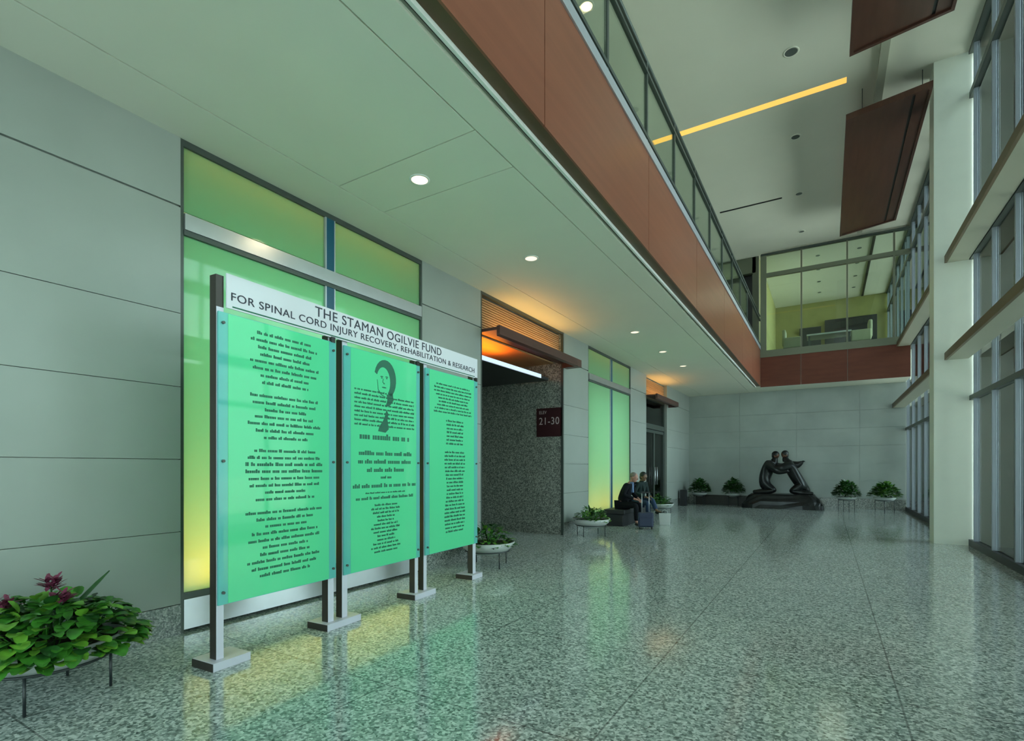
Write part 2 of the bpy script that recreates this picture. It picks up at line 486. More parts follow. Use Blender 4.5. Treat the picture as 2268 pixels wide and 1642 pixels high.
# ------------------------------------------------------------------ left wall: stone piers with open joints
ZJ = [0.27, 0.92, 1.57, 2.22, 2.88, 3.84, Z_LOW]
def pier(b, y0, y1, vj=()):
    b.box(X_WALL - 0.35, X_WALL - 0.03, y0, y1, 0, Z_LOW + 0.02, M['stone'])
    yy = [y0] + list(vj) + [y1]
    for ya, yb in zip(yy, yy[1:]):
        for i in range(len(ZJ) - 1):
            gg = 0.009 if i == 5 else 0.005
            z1 = ZJ[i + 1] - (0.009 if i == 4 else (0.0 if i == 5 else 0.003))
            z0 = ZJ[i] + (0.009 if i == 5 else 0.003)
            e0 = 0.0 if ya == y0 else 0.003
            e1 = 0.0 if yb == y1 else 0.003
            b.box(X_WALL - 0.03, X_WALL, ya + e0, yb - e1, z0, z1, M['stone'])
b = MB()
WA = (2.43, 5.68)
DA = (7.15, 10.35)
WB = (11.72, 14.90)
DB = (16.45, 18.95)
for y0, y1 in ((Y_BACK, WA[0]), (WA[1], DA[0]), (DA[1], WB[0]), (WB[1], DB[0]), (DB[1], Y_FAR)): pier(b, y0, y1)
b.box(X_WALL - 0.35, X_WALL - 0.2, DA[0], DA[1], 4.40, Z_LOW + 0.02, M['stone'])
b.box(X_WALL - 0.35, X_WALL - 0.2, DB[0], DB[1], 4.40, Z_LOW + 0.02, M['stone'])
struct(b.build('wall_left'), 'smooth pale limestone wall with thin horizontal joints')
b = MB()
for y0, y1 in ((Y_BACK, WA[0]), (WA[1], DA[0]), (DA[1], WB[0]), (WB[1], DB[0]), (DB[1], Y_FAR)):
    b.box(X_WALL - 0.03, X_WALL + 0.005, y0, y1, 0, 0.267)
struct(b.build('baseboard_left', M['granite']), 'speckled grey granite base along the limestone wall')

# far wall
b = MB()
b.box(-9, X_WIN + 0.3, Y_FAR + 0.03, Y_FAR + 0.3, 0, Z_LOW + 0.02)
zz = [0.36, 1.0, 1.64, 2.28, 2.92, 3.56, Z_LOW]
xx = [-5.3, -3.0, -1.0, 1.0, X_WIN + 0.2]
for i in range(len(zz) - 1):
    for k in range(len(xx) - 1):
        b.box(xx[k] + 0.003, xx[k + 1] - 0.003, Y_FAR, Y_FAR + 0.03, zz[i] + 0.004, zz[i + 1] - 0.004)
struct(b.build('wall_far', M['stone_far']), 'veined grey limestone wall behind the sculpture')
struct(bx('baseboard_far', -4.95, X_WIN, Y_FAR - 0.12, Y_FAR + 0.03, 0, 0.36, M['granite_dark']), 'dark speckled granite base under the far wall')
# wall behind the camera, outer end walls of the upper level
b = MB()
b.box(-9.0, -4.9, Y_BACK - 0.2, Y_BACK, 0, Z_TOP)
b.box(-4.9, X_WIN + 0.2, Y_BACK - 0.2, Y_BACK, Z_LOW - 0.2, 5.86)
struct(b.build('wall_near', M['stone']), 'limestone end wall around the added glazing')
r = sthing('added_end_glazing', 'unseen glazing added at the near end to light the column and far wall', (0, Y_BACK, 0))  # added behind the camera to send light onto the column and far wall
for x in (-4.9, -3.45, -2.0, -0.55, 0.9, X_WIN - 0.03):
    for za, zb in ((0, Z_LOW - 0.2), (5.86, Z_TOP)):
        bx('mullion', x, x + 0.06, -0.14, 0.0, za, zb, M['mullion'], r)
for x in (-4.84, -3.39, -1.94, -0.49, 0.96):
    for za, zb in ((0, Z_LOW - 0.2), (5.86, Z_TOP)):
        bx('pane', x, x + 1.37, -0.09, -0.08, za + 0.03, zb - 0.03, M['win_glass'], r)
struct(bx('wall_upper_left', -9.2, -9.0, Y_BACK, 23, 0, Z_TOP, M['stone']), 'pale side wall of the upper level')
# upper end wall beside the partition with its dark opening
b = MB()
b.box(-9.0, -3.9, Y_FASC + 0.3, Y_FASC + 0.5, 5.84, Z_TOP)
b.box(-3.9, -2.3, Y_FASC + 0.3, Y_FASC + 0.5, 8.85, Z_TOP)
b.box(-2.42, -2.2, Y_FASC + 0.3, Y_FASC + 0.5, 5.84, Z_TOP)
struct(b.build('wall_upper_far', M['olive']), 'olive upper wall around a dark opening')
struct(bx('ceiling_upper_end', -9.0, -2.4, Y_FASC, Y_FASC + 2, Z_TOP, Z_TOP + 0.2, M['ceil_top']), 'end of the high ceiling over the balcony')
struct(bx('wall_upper_end', -9.0, -2.36, Y_FASC + 1.6, Y_FASC + 1.8, 5.84, Z_TOP, M['stone']), 'end wall of the upper level')
struct(bx('door_1', -3.9, -2.42, Y_FASC + 0.6, Y_FASC + 0.65, 5.84, 8.85, M['black']), 'dark upper doorway left of the glass partition')

# ------------------------------------------------------------------ backlit windows in the left wall
def lit_window(nm, y0, y1, label, e_top, e_floor, e_sheet, c_sheet):
    ym = (y0 + y1) / 2 + 0.02
    r = sthing(nm, label, (X_WALL, y0, 0))
    W = y1 - y0
    m = ym - y0
    xg = -0.03
    # light box liner behind the glass
    b = MB()
    b.box(-0.62, -0.60, 0, W, 0, Z_LOW)
    b.box(-0.60, -0.06, 0, 0.02, 0, Z_LOW)
    b.box(-0.60, -0.06, W - 0.02, W, 0, Z_LOW)
    b.box(-0.60, -0.06, 0.02, W - 0.02, 4.42, 4.44)
    b.box(-0.60, -0.06, 0.02, W - 0.02, 0.30, 0.32)
    b.build('light_box', M['white'], r)
    # panes
    bx('lower_pane', xg - 0.012, xg, 0.03, m - 0.07, 0.36, 3.60, M['green_glass'], r)
    bx('lower_pane', xg - 0.012, xg, m + 0.07, W - 0.03, 0.36, 3.60, M['green_glass'], r)
    bx('upper_pane', xg - 0.012, xg, 0.03, m - 0.07, 3.82, 4.40, M['green_glass'], r)
    bx('upper_pane', xg - 0.012, xg, m + 0.07, W - 0.03, 3.82, 4.40, M['green_glass'], r)
    # frame
    b = MB()
    b.box(-0.07, -0.005, 0, 0.03, 0.0, Z_LOW)
    b.box(-0.07, -0.005, W - 0.03, W, 0.0, Z_LOW)
    b.box(-0.07, -0.005, 0.03, W - 0.03, 4.40, Z_LOW)
    b.build('frame', M['alu_dark'], r)
    b = MB()
    b.box(-0.06, 0.02, 0.03, W - 0.03, 3.645, 3.79)
    b.build('transom', M['steel'], r)
    bx('transom_groove', -0.05, 0.005, 0.03, W - 0.03, 3.60, 3.645, M['alu_dark'], r)
    bx('blue_mullion', -0.06, -0.002, m - 0.055, m + 0.055, 0.36, 4.40, M['blue'], r)
    b = MB()
    b.box(-0.05, 0.0, m - 0.07, m - 0.055, 0.36, 4.40)
    b.box(-0.05, 0.0, m + 0.055, m + 0.07, 0.36, 4.40)
    b.build('mullion_edge', M['alu'], r)
    b = MB()
    b.box(-0.05, 0.0, 0.03, W - 0.03, 0.03, 0.30)
    b.build('sill_panel', M['steel'], r)
    bx('sill_joint', -0.05, -0.01, 0.03, W - 0.03, 0.30, 0.36, M['alu_dark'], r)
    bx('light_strip', -0.45, -0.40, 0.1, W - 0.1, 0.33, 0.36, M['led_warm'], r)
    bx('light_strip', -0.20, -0.16, 0.1, W - 0.1, 4.37, 4.40, M['led_warm'], r)
    # the lamps of those strips and the light box's own sheet of cool lamps
    area('lightbox_floor_lamp', (X_WALL - 0.33, (y0 + y1) / 2, 0.38), (R(180), 0, 0), 0.3, W - 0.2, e_floor, (1.0, 0.50, 0.13))
    area('lightbox_top_lamp', (X_WALL - 0.2, (y0 + y1) / 2, 4.36), (0, 0, 0), 0.1, W - 0.2, e_top, (1.0, 0.62, 0.15))
    area('lightbox_sheet_lamp', (X_WALL - 0.58, (y0 + y1) / 2, 2.0), (0, R(-90), 0), 3.0, W - 0.3, e_sheet, c_sheet)
lit_window('window_1', WA[0], WA[1], 'backlit green frosted window behind the donor sign', 0.9, 72, 75, (0.22, 1.0, 0.72))
lit_window('window_2', WB[0], WB[1], 'narrower looking backlit green window beyond the granite recess', 0.6, 30, 62, (0.50, 1.0, 0.92))

# ------------------------------------------------------------------ granite-lined recess with its canopy
b = MB()
b.box(-8.6, X_WALL - 0.05, DA[1] - 0.02, DA[1] + 0.10, 0, 4.44)
b.box(-8.72, -8.6, DA[0], DA[1] + 0.12, 0, 4.44)
b.box(-8.6, X_WALL - 0.35, DA[0] - 0.12, DA[0], 0, 4.44)
struct(b.build('wall_recess', M['granite_dark']), 'dark speckled granite walls of the lift recess')
b = MB()
b.box(X_WALL - 0.05, X_WALL + 0.004, DA[1] - 0.04, DA[1], 0, Z_LOW)
b.box(X_WALL - 0.05, X_WALL + 0.004, DA[0], DA[0] + 0.03, 0, Z_LOW)
b.box(X_WALL - 0.05, X_WALL + 0.0, DA[0], DA[1], 4.41, Z_LOW)
struct(b.build('trim_3', M['alu_dark']), 'dark metal edge around the recess opening')

def slat_transom(y0, y1, label):
    t = thing('slatted_transom', label, 'transom screen', (X_WALL - 0.10, y0, 3.84))
    b = MB()
    n = 13
    for i in range(n):
        z = 0.03 + i * 0.042
        b.box(-0.03, 0.0, 0.03, y1 - y0 - 0.04, z, z + 0.028)
    b.build('slat_screen', M['slat_wood'], t)
    bx('backing', -0.06, -0.04, 0.03, y1 - y0 - 0.04, 0.0, 0.57, M['soffit'], t)
slat_transom(DA[0], DA[1], 'warm-lit wood slat screen above the recess opening')
slat_transom(DB[0], DB[1], 'small warm-lit wood slat screen above the far glass door')

def canopy(y0, y1, label, inner):
    t = thing('wood_canopy', label, 'canopy', (X_WALL, y0, 3.67))
    W = y1 - y0
    MB().hexa([(0.30, 0, 0.0), (0.36, 0, 0.02), (0.36, W, 0.02), (0.30, W, 0.0),
               (0.30, 0, 0.17), (0.36, 0, 0.17), (0.36, W, 0.17), (0.30, W, 0.17)]).build('front_edge', M['canopy_wood'], t)
    bx('shelf', -inner, 0.30, 0.0, W, 0.10, 0.15, M['canopy_wood'], t)
    bx('end_board', -0.0, 0.30, W - 0.04, W, 0.0, 0.10, M['canopy_wood'], t)
    bx('light_strip', 0.05, 0.10, 0.3, W - 0.3, 0.155, 0.17, M['led_warm'], t)
    return t
canopy(DA[0] + 0.03, DA[1] - 0.05, 'large dark wood canopy over the granite recess, glowing orange inside', 0.08)
bx('canopy_end', X_WALL + 0.01, X_WALL + 0.36, DA[1] - 0.05, DA[1] + 0.15, 3.68, 3.84, M['canopy_wood'], None)
o = bpy.data.objects['canopy_end']
o.parent = [x for x in C.objects if x.name == 'wood_canopy'][0]
o.location = (-X_WALL, -(DA[0] + 0.03), -3.67)
canopy(DB[0] + 0.0, DB[1] + 0.25, 'small dark wood canopy over the far glass door', 0.0)
# uplights lying on the canopies
area('canopy_uplight', (X_WALL + 0.12, (DA[0] + DA[1]) / 2 + 0.1, 3.86), (R(180), 0, 0), 0.12, 2.5, 9, (1.0, 0.55, 0.13))
area('canopy_uplight', (X_WALL + 0.12, (DB[0] + DB[1]) / 2, 3.86), (R(180), 0, 0), 0.12, 1.9, 7, (1.0, 0.50, 0.12))

# lit cove inside the recess
t = thing('light_shelf', 'white-edged light shelf glowing orange inside the granite recess', 'light shelf', (-5.2, DA[0], 3.40))
bx('shelf_board', -3.3, -0.03, 0.02, 3.0, 0.0, 0.06, M['black'], t)
bx('shelf_edge', -0.03, 0.0, 0.10, 2.60, 0.0, 0.075, M['lamp_tube'], t)
b = MB()
b.box(-1.00, -0.95, 0.02, 3.18, 0.06, 0.95)
b.box(-0.95, 0.0, 0.02, 3.18, 0.40, 0.43)
b.build('wood_lining', M['slat_wood'], t)
for k in range(4):
    bx('lamp', -0.55, -0.45, 0.15 + k * 0.45, 0.25 + k * 0.45, 0.06, 0.10, M['led_warm'], t)
area('cove_lamp', (-5.62, DA[0] + 0.85, 3.52), (R(180), 0, 0), 0.5, 1.5, 30, (1.0, 0.24, 0.015))

# number sign on the granite wall
def text_mesh(s, w, h, m, name, parent, loc, rot, depth=0.003, bold=0.0, align='CENTER'):
    cu = bpy.data.curves.new('txt', 'FONT')
    cu.body = s; cu.extrude = 0.0; cu.offset = bold; cu.size = 1.0
    cu.space_character = 1.08
    o = bpy.data.objects.new('txt', cu)
    C.objects.link(o)
    bpy.context.view_layer.update()
    dg = bpy.context.evaluated_depsgraph_get()
    me = bpy.data.meshes.new_from_object(o.evaluated_get(dg))
    bpy.data.objects.remove(o)
    xs = [v.co.x for v in me.vertices]; ysv = [v.co.y for v in me.vertices]
    x0, x1, y0, y1 = min(xs), max(xs), min(ysv), max(ysv)
    for v in me.vertices:
        v.co.x = ((v.co.x - x0) / (x1 - x0) - 0.5) * w
        v.co.y = ((v.co.y - y0) / (y1 - y0) - 0.5) * h
    me.name = name
    me.materials.clear(); me.materials.append(m)
    ob = bpy.data.objects.new(name, me)
    C.objects.link(ob)
    ob.parent = parent; ob.location = loc; ob.rotation_euler = rot
    if depth:
        s_ = ob.modifiers.new('s', 'SOLIDIFY'); s_.thickness = depth; s_.offset = 0
    return ob
t = thing('number_sign', 'square maroon number sign on the granite recess wall', 'sign', (-5.30, DA[1] - 0.04, 2.50))
bx('plate', -0.32, 0.32, 0.0, 0.018, -0.32, 0.32, M['sign_red'], t, 0.003)
text_mesh('ELEV', 0.18, 0.07, M['sign_txt'], 'lettering', t, (-0.155, -0.003, 0.225), (R(90), 0, 0))
text_mesh('21-30', 0.50, 0.16, M['sign_txt'], 'numerals', t, (0.0, -0.003, 0.03), (R(90), 0, 0))

# ------------------------------------------------------------------ far glass door
r = sthing('door_2', 'dark glass double door near the far corner', (X_WALL - 0.10, DB[0], 0))
W = DB[1] - DB[0]
b = MB()
for y in (0.0, W - 0.06): b.box(-0.06, 0.02, y, y + 0.06, 0, 3.84)
b.box(-0.06, 0.02, 0.06, W - 0.06, 2.78, 2.95)
b.box(-0.06, 0.02, 0.06, W - 0.06, 3.74, 3.84)
b.build('frame', M['alu_dark'], r)
for y in (0.06, W / 2):
    d = MB()
    ya, yb = y, y + W / 2 - 0.06
    d.box(-0.05, 0.0, ya, ya + 0.07, 0.02, 2.76); d.box(-0.05, 0.0, yb - 0.07, yb, 0.02, 2.76)
    d.box(-0.05, 0.0, ya + 0.07, yb - 0.07, 0.02, 0.20); d.box(-0.05, 0.0, ya + 0.07, yb - 0.07, 2.66, 2.76)
    dd = d.build('door_leaf', M['alu_dark'], r)
    bx('pane', -0.03, -0.02, ya + 0.07, yb - 0.07, 0.20, 2.66, M['door_glass'], dd)
bx('transom_pane', -0.03, -0.02, 0.06, W - 0.06, 2.95, 3.74, M['part_glass'], r)
for s in (-1, 1):
    MB().tube([(0.06, W / 2 + s * 0.12, 0.9), (0.06, W / 2 + s * 0.12, 1.5)], 0.018, 10).build('pull_handle', M['steel'], r)
b = MB()
b.box(-7.6, -7.5, DB[0] - 0.2, DB[1] + 0.2, 0, 4.4)
b.box(-7.5, X_WALL - 0.36, DB[1], DB[1] + 0.1, 0, 4.4)
b.box(-7.5, X_WALL - 0.36, DB[0] - 0.1, DB[0], 0, 4.4)
struct(b.build('wall_vestibule', M['stone']), 'pale walls behind the far glass door')

# ------------------------------------------------------------------ lights in the ceilings
proto = None
low = [(-3.58, 4.06), (-3.58, 6.41), (-3.60, 11.1), (-3.60, 13.35), (-3.60, 15.55)]
names_low = ['round glowing downlight between the two ceiling joints, nearest under the balcony',
             'round recessed downlight second from the front under the balcony',
             'round recessed downlight in the low ceiling just beyond the recess glow',
             'round recessed downlight in the low ceiling over the backlit far window',
             'round recessed downlight in the low ceiling closest to the far glass door']
for i, (x, y) in enumerate(low):
    t = thing('recessed_downlight', names_low[i], 'ceiling light', (x, y, Z_LOW), 0, 'downlights under the balcony')
    MB().lathe([(0.085, -0.001), (0.105, -0.001), (0.105, -0.008), (0.085, -0.010)], 28, close=True).build('trim_ring', M['white'], t)
    MB().lathe([(0.085, -0.006), (0.085, -0.003)], 28).build('lens', M['lamp_warm'] if i == 0 else M['lamp_dim'], t)
    if i == 0: area('downlight_lamp', (x, y, Z_LOW - 0.02), (0, 0, 0), 0.16, 0.16, 3, (1.0, 0.80, 0.50))
top = [(-0.59, 11.25, 0.11), (-0.65, 14.2, 0.09), (-0.70, 17.2, 0.085), (-0.74, 20.0, 0.08)]
names_top = ['large dark unlit downlight in the high ceiling before the yellow slot light',
             'dark unlit downlight in the high ceiling just past the yellow slot light',
             'dark unlit downlight in the high ceiling beside the thin dark slot',
             'small dark unlit downlight in the high ceiling closest to the glass partition']
for i, (x, y, rr) in enumerate(top):
    t = thing('recessed_downlight', names_top[i], 'ceiling light', (x, y, Z_TOP), 0, 'downlights in the atrium ceiling')
    MB().lathe([(rr, -0.001), (rr + 0.03, -0.001), (rr + 0.03, -0.01), (rr, -0.012)], 24, close=True).build('trim_ring', M['ceil_top'], t)
    MB().lathe([(rr, -0.008), (rr, -0.003)], 24).build('lens', M['lens_off'], t)
t = thing('recessed_downlight', 'bright lit downlight over the balcony seen through the glass balustrade', 'ceiling light', (-3.54, 8.30, Z_TOP))
MB().lathe([(0.10, -0.001), (0.13, -0.001), (0.13, -0.01), (0.10, -0.012)], 24, close=True).build('trim_ring', M['ceil_top'], t)
MB().lathe([(0.10, -0.008), (0.10, -0.003)], 24).build('lens', M['lamp_warm'], t)
area('downlight_lamp', (-3.54, 8.30, Z_TOP - 0.03), (0, 0, 0), 0.18, 0.18, 9, (1.0, 0.82, 0.5))
tag(bx('slot_light', -3.63, 0.34, 12.56, 12.74, Z_TOP - 0.006, Z_TOP - 0.001, M['lamp_slot']), 'long glowing yellow slot light across the high ceiling', 'ceiling light')
tag(bx('slot_diffuser', -2.86, -1.14, 17.17, 17.25, Z_TOP - 0.006, Z_TOP - 0.001, M['black']), 'short thin dark slot in the high ceiling near the partition', 'ceiling slot')

# ------------------------------------------------------------------ hung wood panels
def hung(y0, y1, label):
    x0, x1 = 0.33, 1.73
    t = thing('ceiling_panel', label, 'hanging ceiling panel', (x0, y0, 8.60), 0, 'dark wood panels hung below the atrium ceiling')
    L = y1 - y0; Wd = x1 - x0
    s = 0.12
    z = lambda x: x * s
    def slab(nm, xa, xb, ya, yb, za, zb, m):
        return MB().hexa([(xa, ya, za + z(xa)), (xb, ya, za + z(xb)), (xb, yb, za + z(xb)), (xa, yb, za + z(xa)),
                          (xa, ya, zb + z(xa)), (xb, ya, zb + z(xb)), (xb, yb, zb + z(xb)), (xa, yb, zb + z(xa))]).build(nm, m, t)
    slab('board', 0.06, 1.10, 0.06, L - 0.06, 0.03, 0.08, M['panel_wood'])
    slab('board', 1.15, Wd - 0.05, 0.06, L - 0.06, 0.03, 0.08, M['panel_wood'])
    slab('edge_board', 0.0, 0.06, 0, L, 0.0, 0.12, M['panel_wood'])
    slab('edge_board', Wd - 0.05, Wd, 0, L, 0.0, 0.12, M['panel_wood'])
    slab('edge_board', 0.06, Wd - 0.05, 0, 0.06, 0.0, 0.12, M['panel_wood'])
    slab('edge_board', 0.06, Wd - 0.05, L - 0.06, L, 0.0, 0.12, M['panel_wood'])
    slab('seam', 1.10, 1.15, 0.06, L - 0.06, 0.05, 0.09, M['black'])
    for yy in (0.5, L - 0.5):
        for xx in (0.3, 1.3):
            MB().tube([(xx, yy, 0.08 + z(xx)), (xx, yy, Z_TOP - 8.60)], 0.008, 6).build('hanger_rod', M['alu_dark'], t)
hung(12.62, 18.9, 'dark wood ceiling panel hung beyond the gap, beside the stone column')
hung(4.4, 10.7, 'dark wood ceiling panel cut off by the top edge of the photo')
tag(bx('ceiling_track', 0.86, 1.00, 3.0, 20.9, Z_TOP - 0.10, Z_TOP - 0.001, M['beam']), 'pale square track on the high ceiling between the wood panels', 'ceiling track')

# ------------------------------------------------------------------ window wall
ZT = [2.82, 5.52, 8.6]
def glazing(nm, y0, y1, label, z0=0.0):
    r = sthing(nm, label, (X_WIN, y0, z0))
    W = y1 - y0
    H = Z_TOP - z0
    n = max(1, int(round(W / 1.24)))
    st = W / n
    # mullions counted back from the far side
    ysn = [W - 0.3 - 1.24 * k for k in range(int((W - 0.3) / 1.24) + 1)]
    for y in ysn:
        b = MB()
        b.box(0.0, 0.095, y - 0.025, y + 0.025, 0.12, H)
        b.build('mullion', M['mullion'], r)
    edges = sorted([0.0] + ysn + [W])
    for a0, a1 in zip(edges, edges[1:]):
        if a1 - a0 < 0.08: continue
        bx('pane', 0.04, 0.052, a0 + 0.03, a1 - 0.03, 0.12, H - 0.02, M['win_glass'], r)
    bx('sill', -0.02, 0.14, 0, W, 0.0, 0.12, M['black'], r)
    for zt in ZT:
        if zt > z0 + 0.5:
            th = 0.045 if zt < 3 else 0.06
            bx('transom', -0.01, 0.13, 0, W, zt - z0 - th, zt - z0 + th, M['alu_dark'], r)
    bx('head', -0.02, 0.14, 0, W, H - 0.06, H, M['alu_dark'], r)
    return r
YC = [3.70, 13.0]
CD = 0.50
glazing('window_3', Y_BACK, YC[0], 'tall glazed bay behind the viewpoint')
glazing('window_4', YC[0] + CD, YC[1], 'tall glazed bay in front of the stone column')
glazing('window_5', YC[1] + CD, Y_FAR, 'tall glazed bay beyond the stone column')
glazing('window_6', Y_FAR, 29.2, 'upper glazed bay beside the far room', 5.84)
for y in YC:
    struct(bx('column', 1.79, X_WIN + 0.05, y, y + CD, 0, Z_TOP, M['column']), 'square pale column standing before the window wall')
def light_beam(z, y0, y1, label):
    r = sthing('window_beam', label, (0, 0, 0))
    bx('shade_edge', 1.95, 1.99, y0, y1, z - 0.08, z + 0.06, M['beam_edge'], r)  # brown strip paints in the beam's shadowed side
    bx('beam_body', 1.99, X_WIN - 0.02, y0, y1, z - 0.08, z + 0.06, M['beam'], r)
for z in (3.66, 5.55):
    nm = 'lower' if z < 4 else 'upper'
    light_beam(z, Y_BACK, 3.70, nm + ' horizontal beam along the glazing behind the viewpoint')
    light_beam(z, 4.20, 13.0, nm + ' horizontal beam along the glazing in front of the column')
    light_beam(z, 13.5, Y_FASC - 0.05 if z > 4 else Y_FAR, nm + ' horizontal beam along the glazing beyond the column')

# ------------------------------------------------------------------ upper room behind the partition
struct(bx('ceiling_room', -2.4, X_WIN + 0.2, Y_FASC, 29.2, Z_TOP, Z_TOP + 0.2, M['ceil_top']), 'pale tiled ceiling of the upper room')
struct(bx('wall_room_far', -2.4, X_WIN + 0.2, 29.0, 29.2, 5.55, Z_TOP, M['olive_wall']), 'olive-yellow wall of the upper room')
struct(bx('wall_room_left', -2.36, -2.20, Y_FASC + 0.5, 29.0, 5.55, Z_TOP, M['olive_wall']), 'olive side wall of the upper room')
t = thing('glass_partition', 'dark-framed glass partition above the far wood fascia', 'partition', (0, Y_FASC + 0.1, 5.80))
for i, x in enumerate((-2.02, -0.79, 0.59, 1.90)):
    wd = 0.10 if i == 0 else 0.028
    bx('mullion', x - wd, x + wd, -0.05, 0.05, 0.0, 3.58, M['olive'], t)
bx('head_rail', -2.1, X_WIN, -0.06, 0.06, 3.52, 3.60, M['alu_dark'], t)
bx('middle_rail', -1.92, X_WIN, -0.07, 0.055, 2.72, 2.86, M['olive'], t)
for a0, a1 in ((-1.91, -0.83), (-0.75, 0.55), (0.63, 1.86), (1.94, X_WIN)):
    bx('glass_panel', a0, a1, -0.006, 0.006, 0.0, 2.70, M['part_glass'], t)
    bx('upper_glass_panel', a0, a1, -0.006, 0.006, 2.88, 3.51, M['part_glass'], t)
tag(bx('wall_screen', -0.1, 1.95, 28.86, 28.98, 7.35, 8.50, M['black'], None, 0.01), 'wide black screen on the olive wall of the upper room', 'screen')
tag(bx('wall_screen', -1.15, -0.25, 28.86, 28.98, 7.25, 8.25, M['black'], None, 0.01), 'smaller black screen left of the wide one in the upper room', 'screen')
t = thing('meeting_table', 'white-topped table in the upper room', 'table', (0.05, 23.2, 5.80))
bx('tabletop', -0.72, 0.72, -0.45, 0.45, 0.70, 0.76, M['white'], t, 0.01)
for sx in (-1, 1):
    for sy in (-1, 1): bx('leg', sx * 0.64 - 0.03, sx * 0.64 + 0.03, sy * 0.38 - 0.03, sy * 0.38 + 0.03, 0, 0.70, M['alu_dark'], t)
def armchair(x, y, rz, label):
    t = thing('armchair', label, 'armchair', (x, y, 5.80), rz, 'armchairs in the upper room')
    bx('seat', -0.3, 0.3, -0.3, 0.3, 0.28, 0.48, M['cream'], t, 0.04)
    bx('backrest', -0.3, 0.3, 0.22, 0.34, 0.40, 1.02, M['cream'], t, 0.04)
    for s in (-1, 1):
        bx('armrest', s * 0.34 - 0.05, s * 0.34 + 0.05, -0.3, 0.3, 0.28, 0.68, M['cream'], t, 0.03)
        for sy in (-1, 1): bx('leg', s * 0.28 - 0.02, s * 0.28 + 0.02, sy * 0.25 - 0.02, sy * 0.25 + 0.02, 0, 0.28, M['alu_dark'], t)
armchair(-1.15, 22.9, R(90), 'cream armchair at the left end of the white table')
armchair(1.05, 22.9, R(-90), 'cream armchair at the right end of the white table')
tag(bx('ceiling_slot', 1.35, 1.43, Y_FASC + 0.4, 28.9, Z_TOP - 0.04, Z_TOP - 0.001, M['black']), 'black linear slot in the ceiling of the upper room', 'ceiling slot')
k = 0
for yy in (22.6, 24.2, 25.8, 27.4):
    for xx in (-0.3, 1.0):
        t_ = MB().lathe([(0.07, -0.012), (0.07, -0.001)], 16).build('ceiling_spot', M['lens_off'], None, loc=(xx, yy, Z_TOP))
        tag(t_, 'tiny dark spotlight in the %s row of the upper room ceiling, %s of the four' % ('left' if xx < 0 else 'right', ['nearest', 'second', 'third', 'farthest'][k // 2]), 'ceiling light', 'spotlights in the upper room ceiling')
        k += 1
area('upper_room_lamp', (0.2, 25.5, Z_TOP - 0.06), (0, 0, 0), 1.0, 4.0, 12, (1.0, 0.95, 0.75))

# ------------------------------------------------------------------ donor sign
SP = Vector((-3.885, 2.15, 0))
ang = math.atan2(3.6, -0.20)
S = thing('donor_sign', 'large freestanding green glass donor sign with three lettered panels', 'sign', SP, ang)
posts = [(0.0, 0.06), (1.06, 1.13), (1.23, 1.30), (2.32, 2.375), (2.48, 2.54), (3.545, 3.62)]
for i, (a0, a1) in enumerate(posts):
    p = MB()
    p.box(a0, a1, 0.0, 0.075, 0.06, 2.94 if i in (0, 5) else 2.72, M['bronze_post'])
    p.box(a0 + 0.002, a1 - 0.002, -0.003, 0.0, 0.06, 2.70, M['post_light'])
    p.build('post', None, S)
for a0, a1 in ((-0.06, 0.24), (1.0, 1.42), (2.25, 2.64), (3.44, 3.70)):
    p = MB()
    p.box(a0, a1, -0.06, 0.20, 0.0, 0.06, M['bronze_post'])
    p.box(a0 + 0.002, a1 - 0.002, -0.063, 0.198, 0.002, 0.063, M['post_light'])
    p.build('base_plate', None, S)
panels = [(0.0, 1.13, 0.075, 1.045), (1.23, 2.375, 1.315, 2.31), (2.48, 3.62, 2.555, 3.53)]
rnd = random.Random(7)
def greek(mb, cx, z, width, h, y=-0.0345, dark=None, left=None):
    """one line of unreadably small lettering: words of tiny letter strokes"""
    x = (cx - width / 2) if left is None else left
    end = x + width
    while x < end:
        nl = rnd.choice((2, 3, 4, 5, 6, 7, 8))
        for _ in range(nl):
            if x > end: break
            lw = h * rnd.uniform(0.42, 0.72)
            up = rnd.random() < 0.22
            mb.box(x, x + lw * 0.74, y, y + 0.002, z, z + h * (1.0 if up else 0.70))
            x += lw
        x += h * 0.55
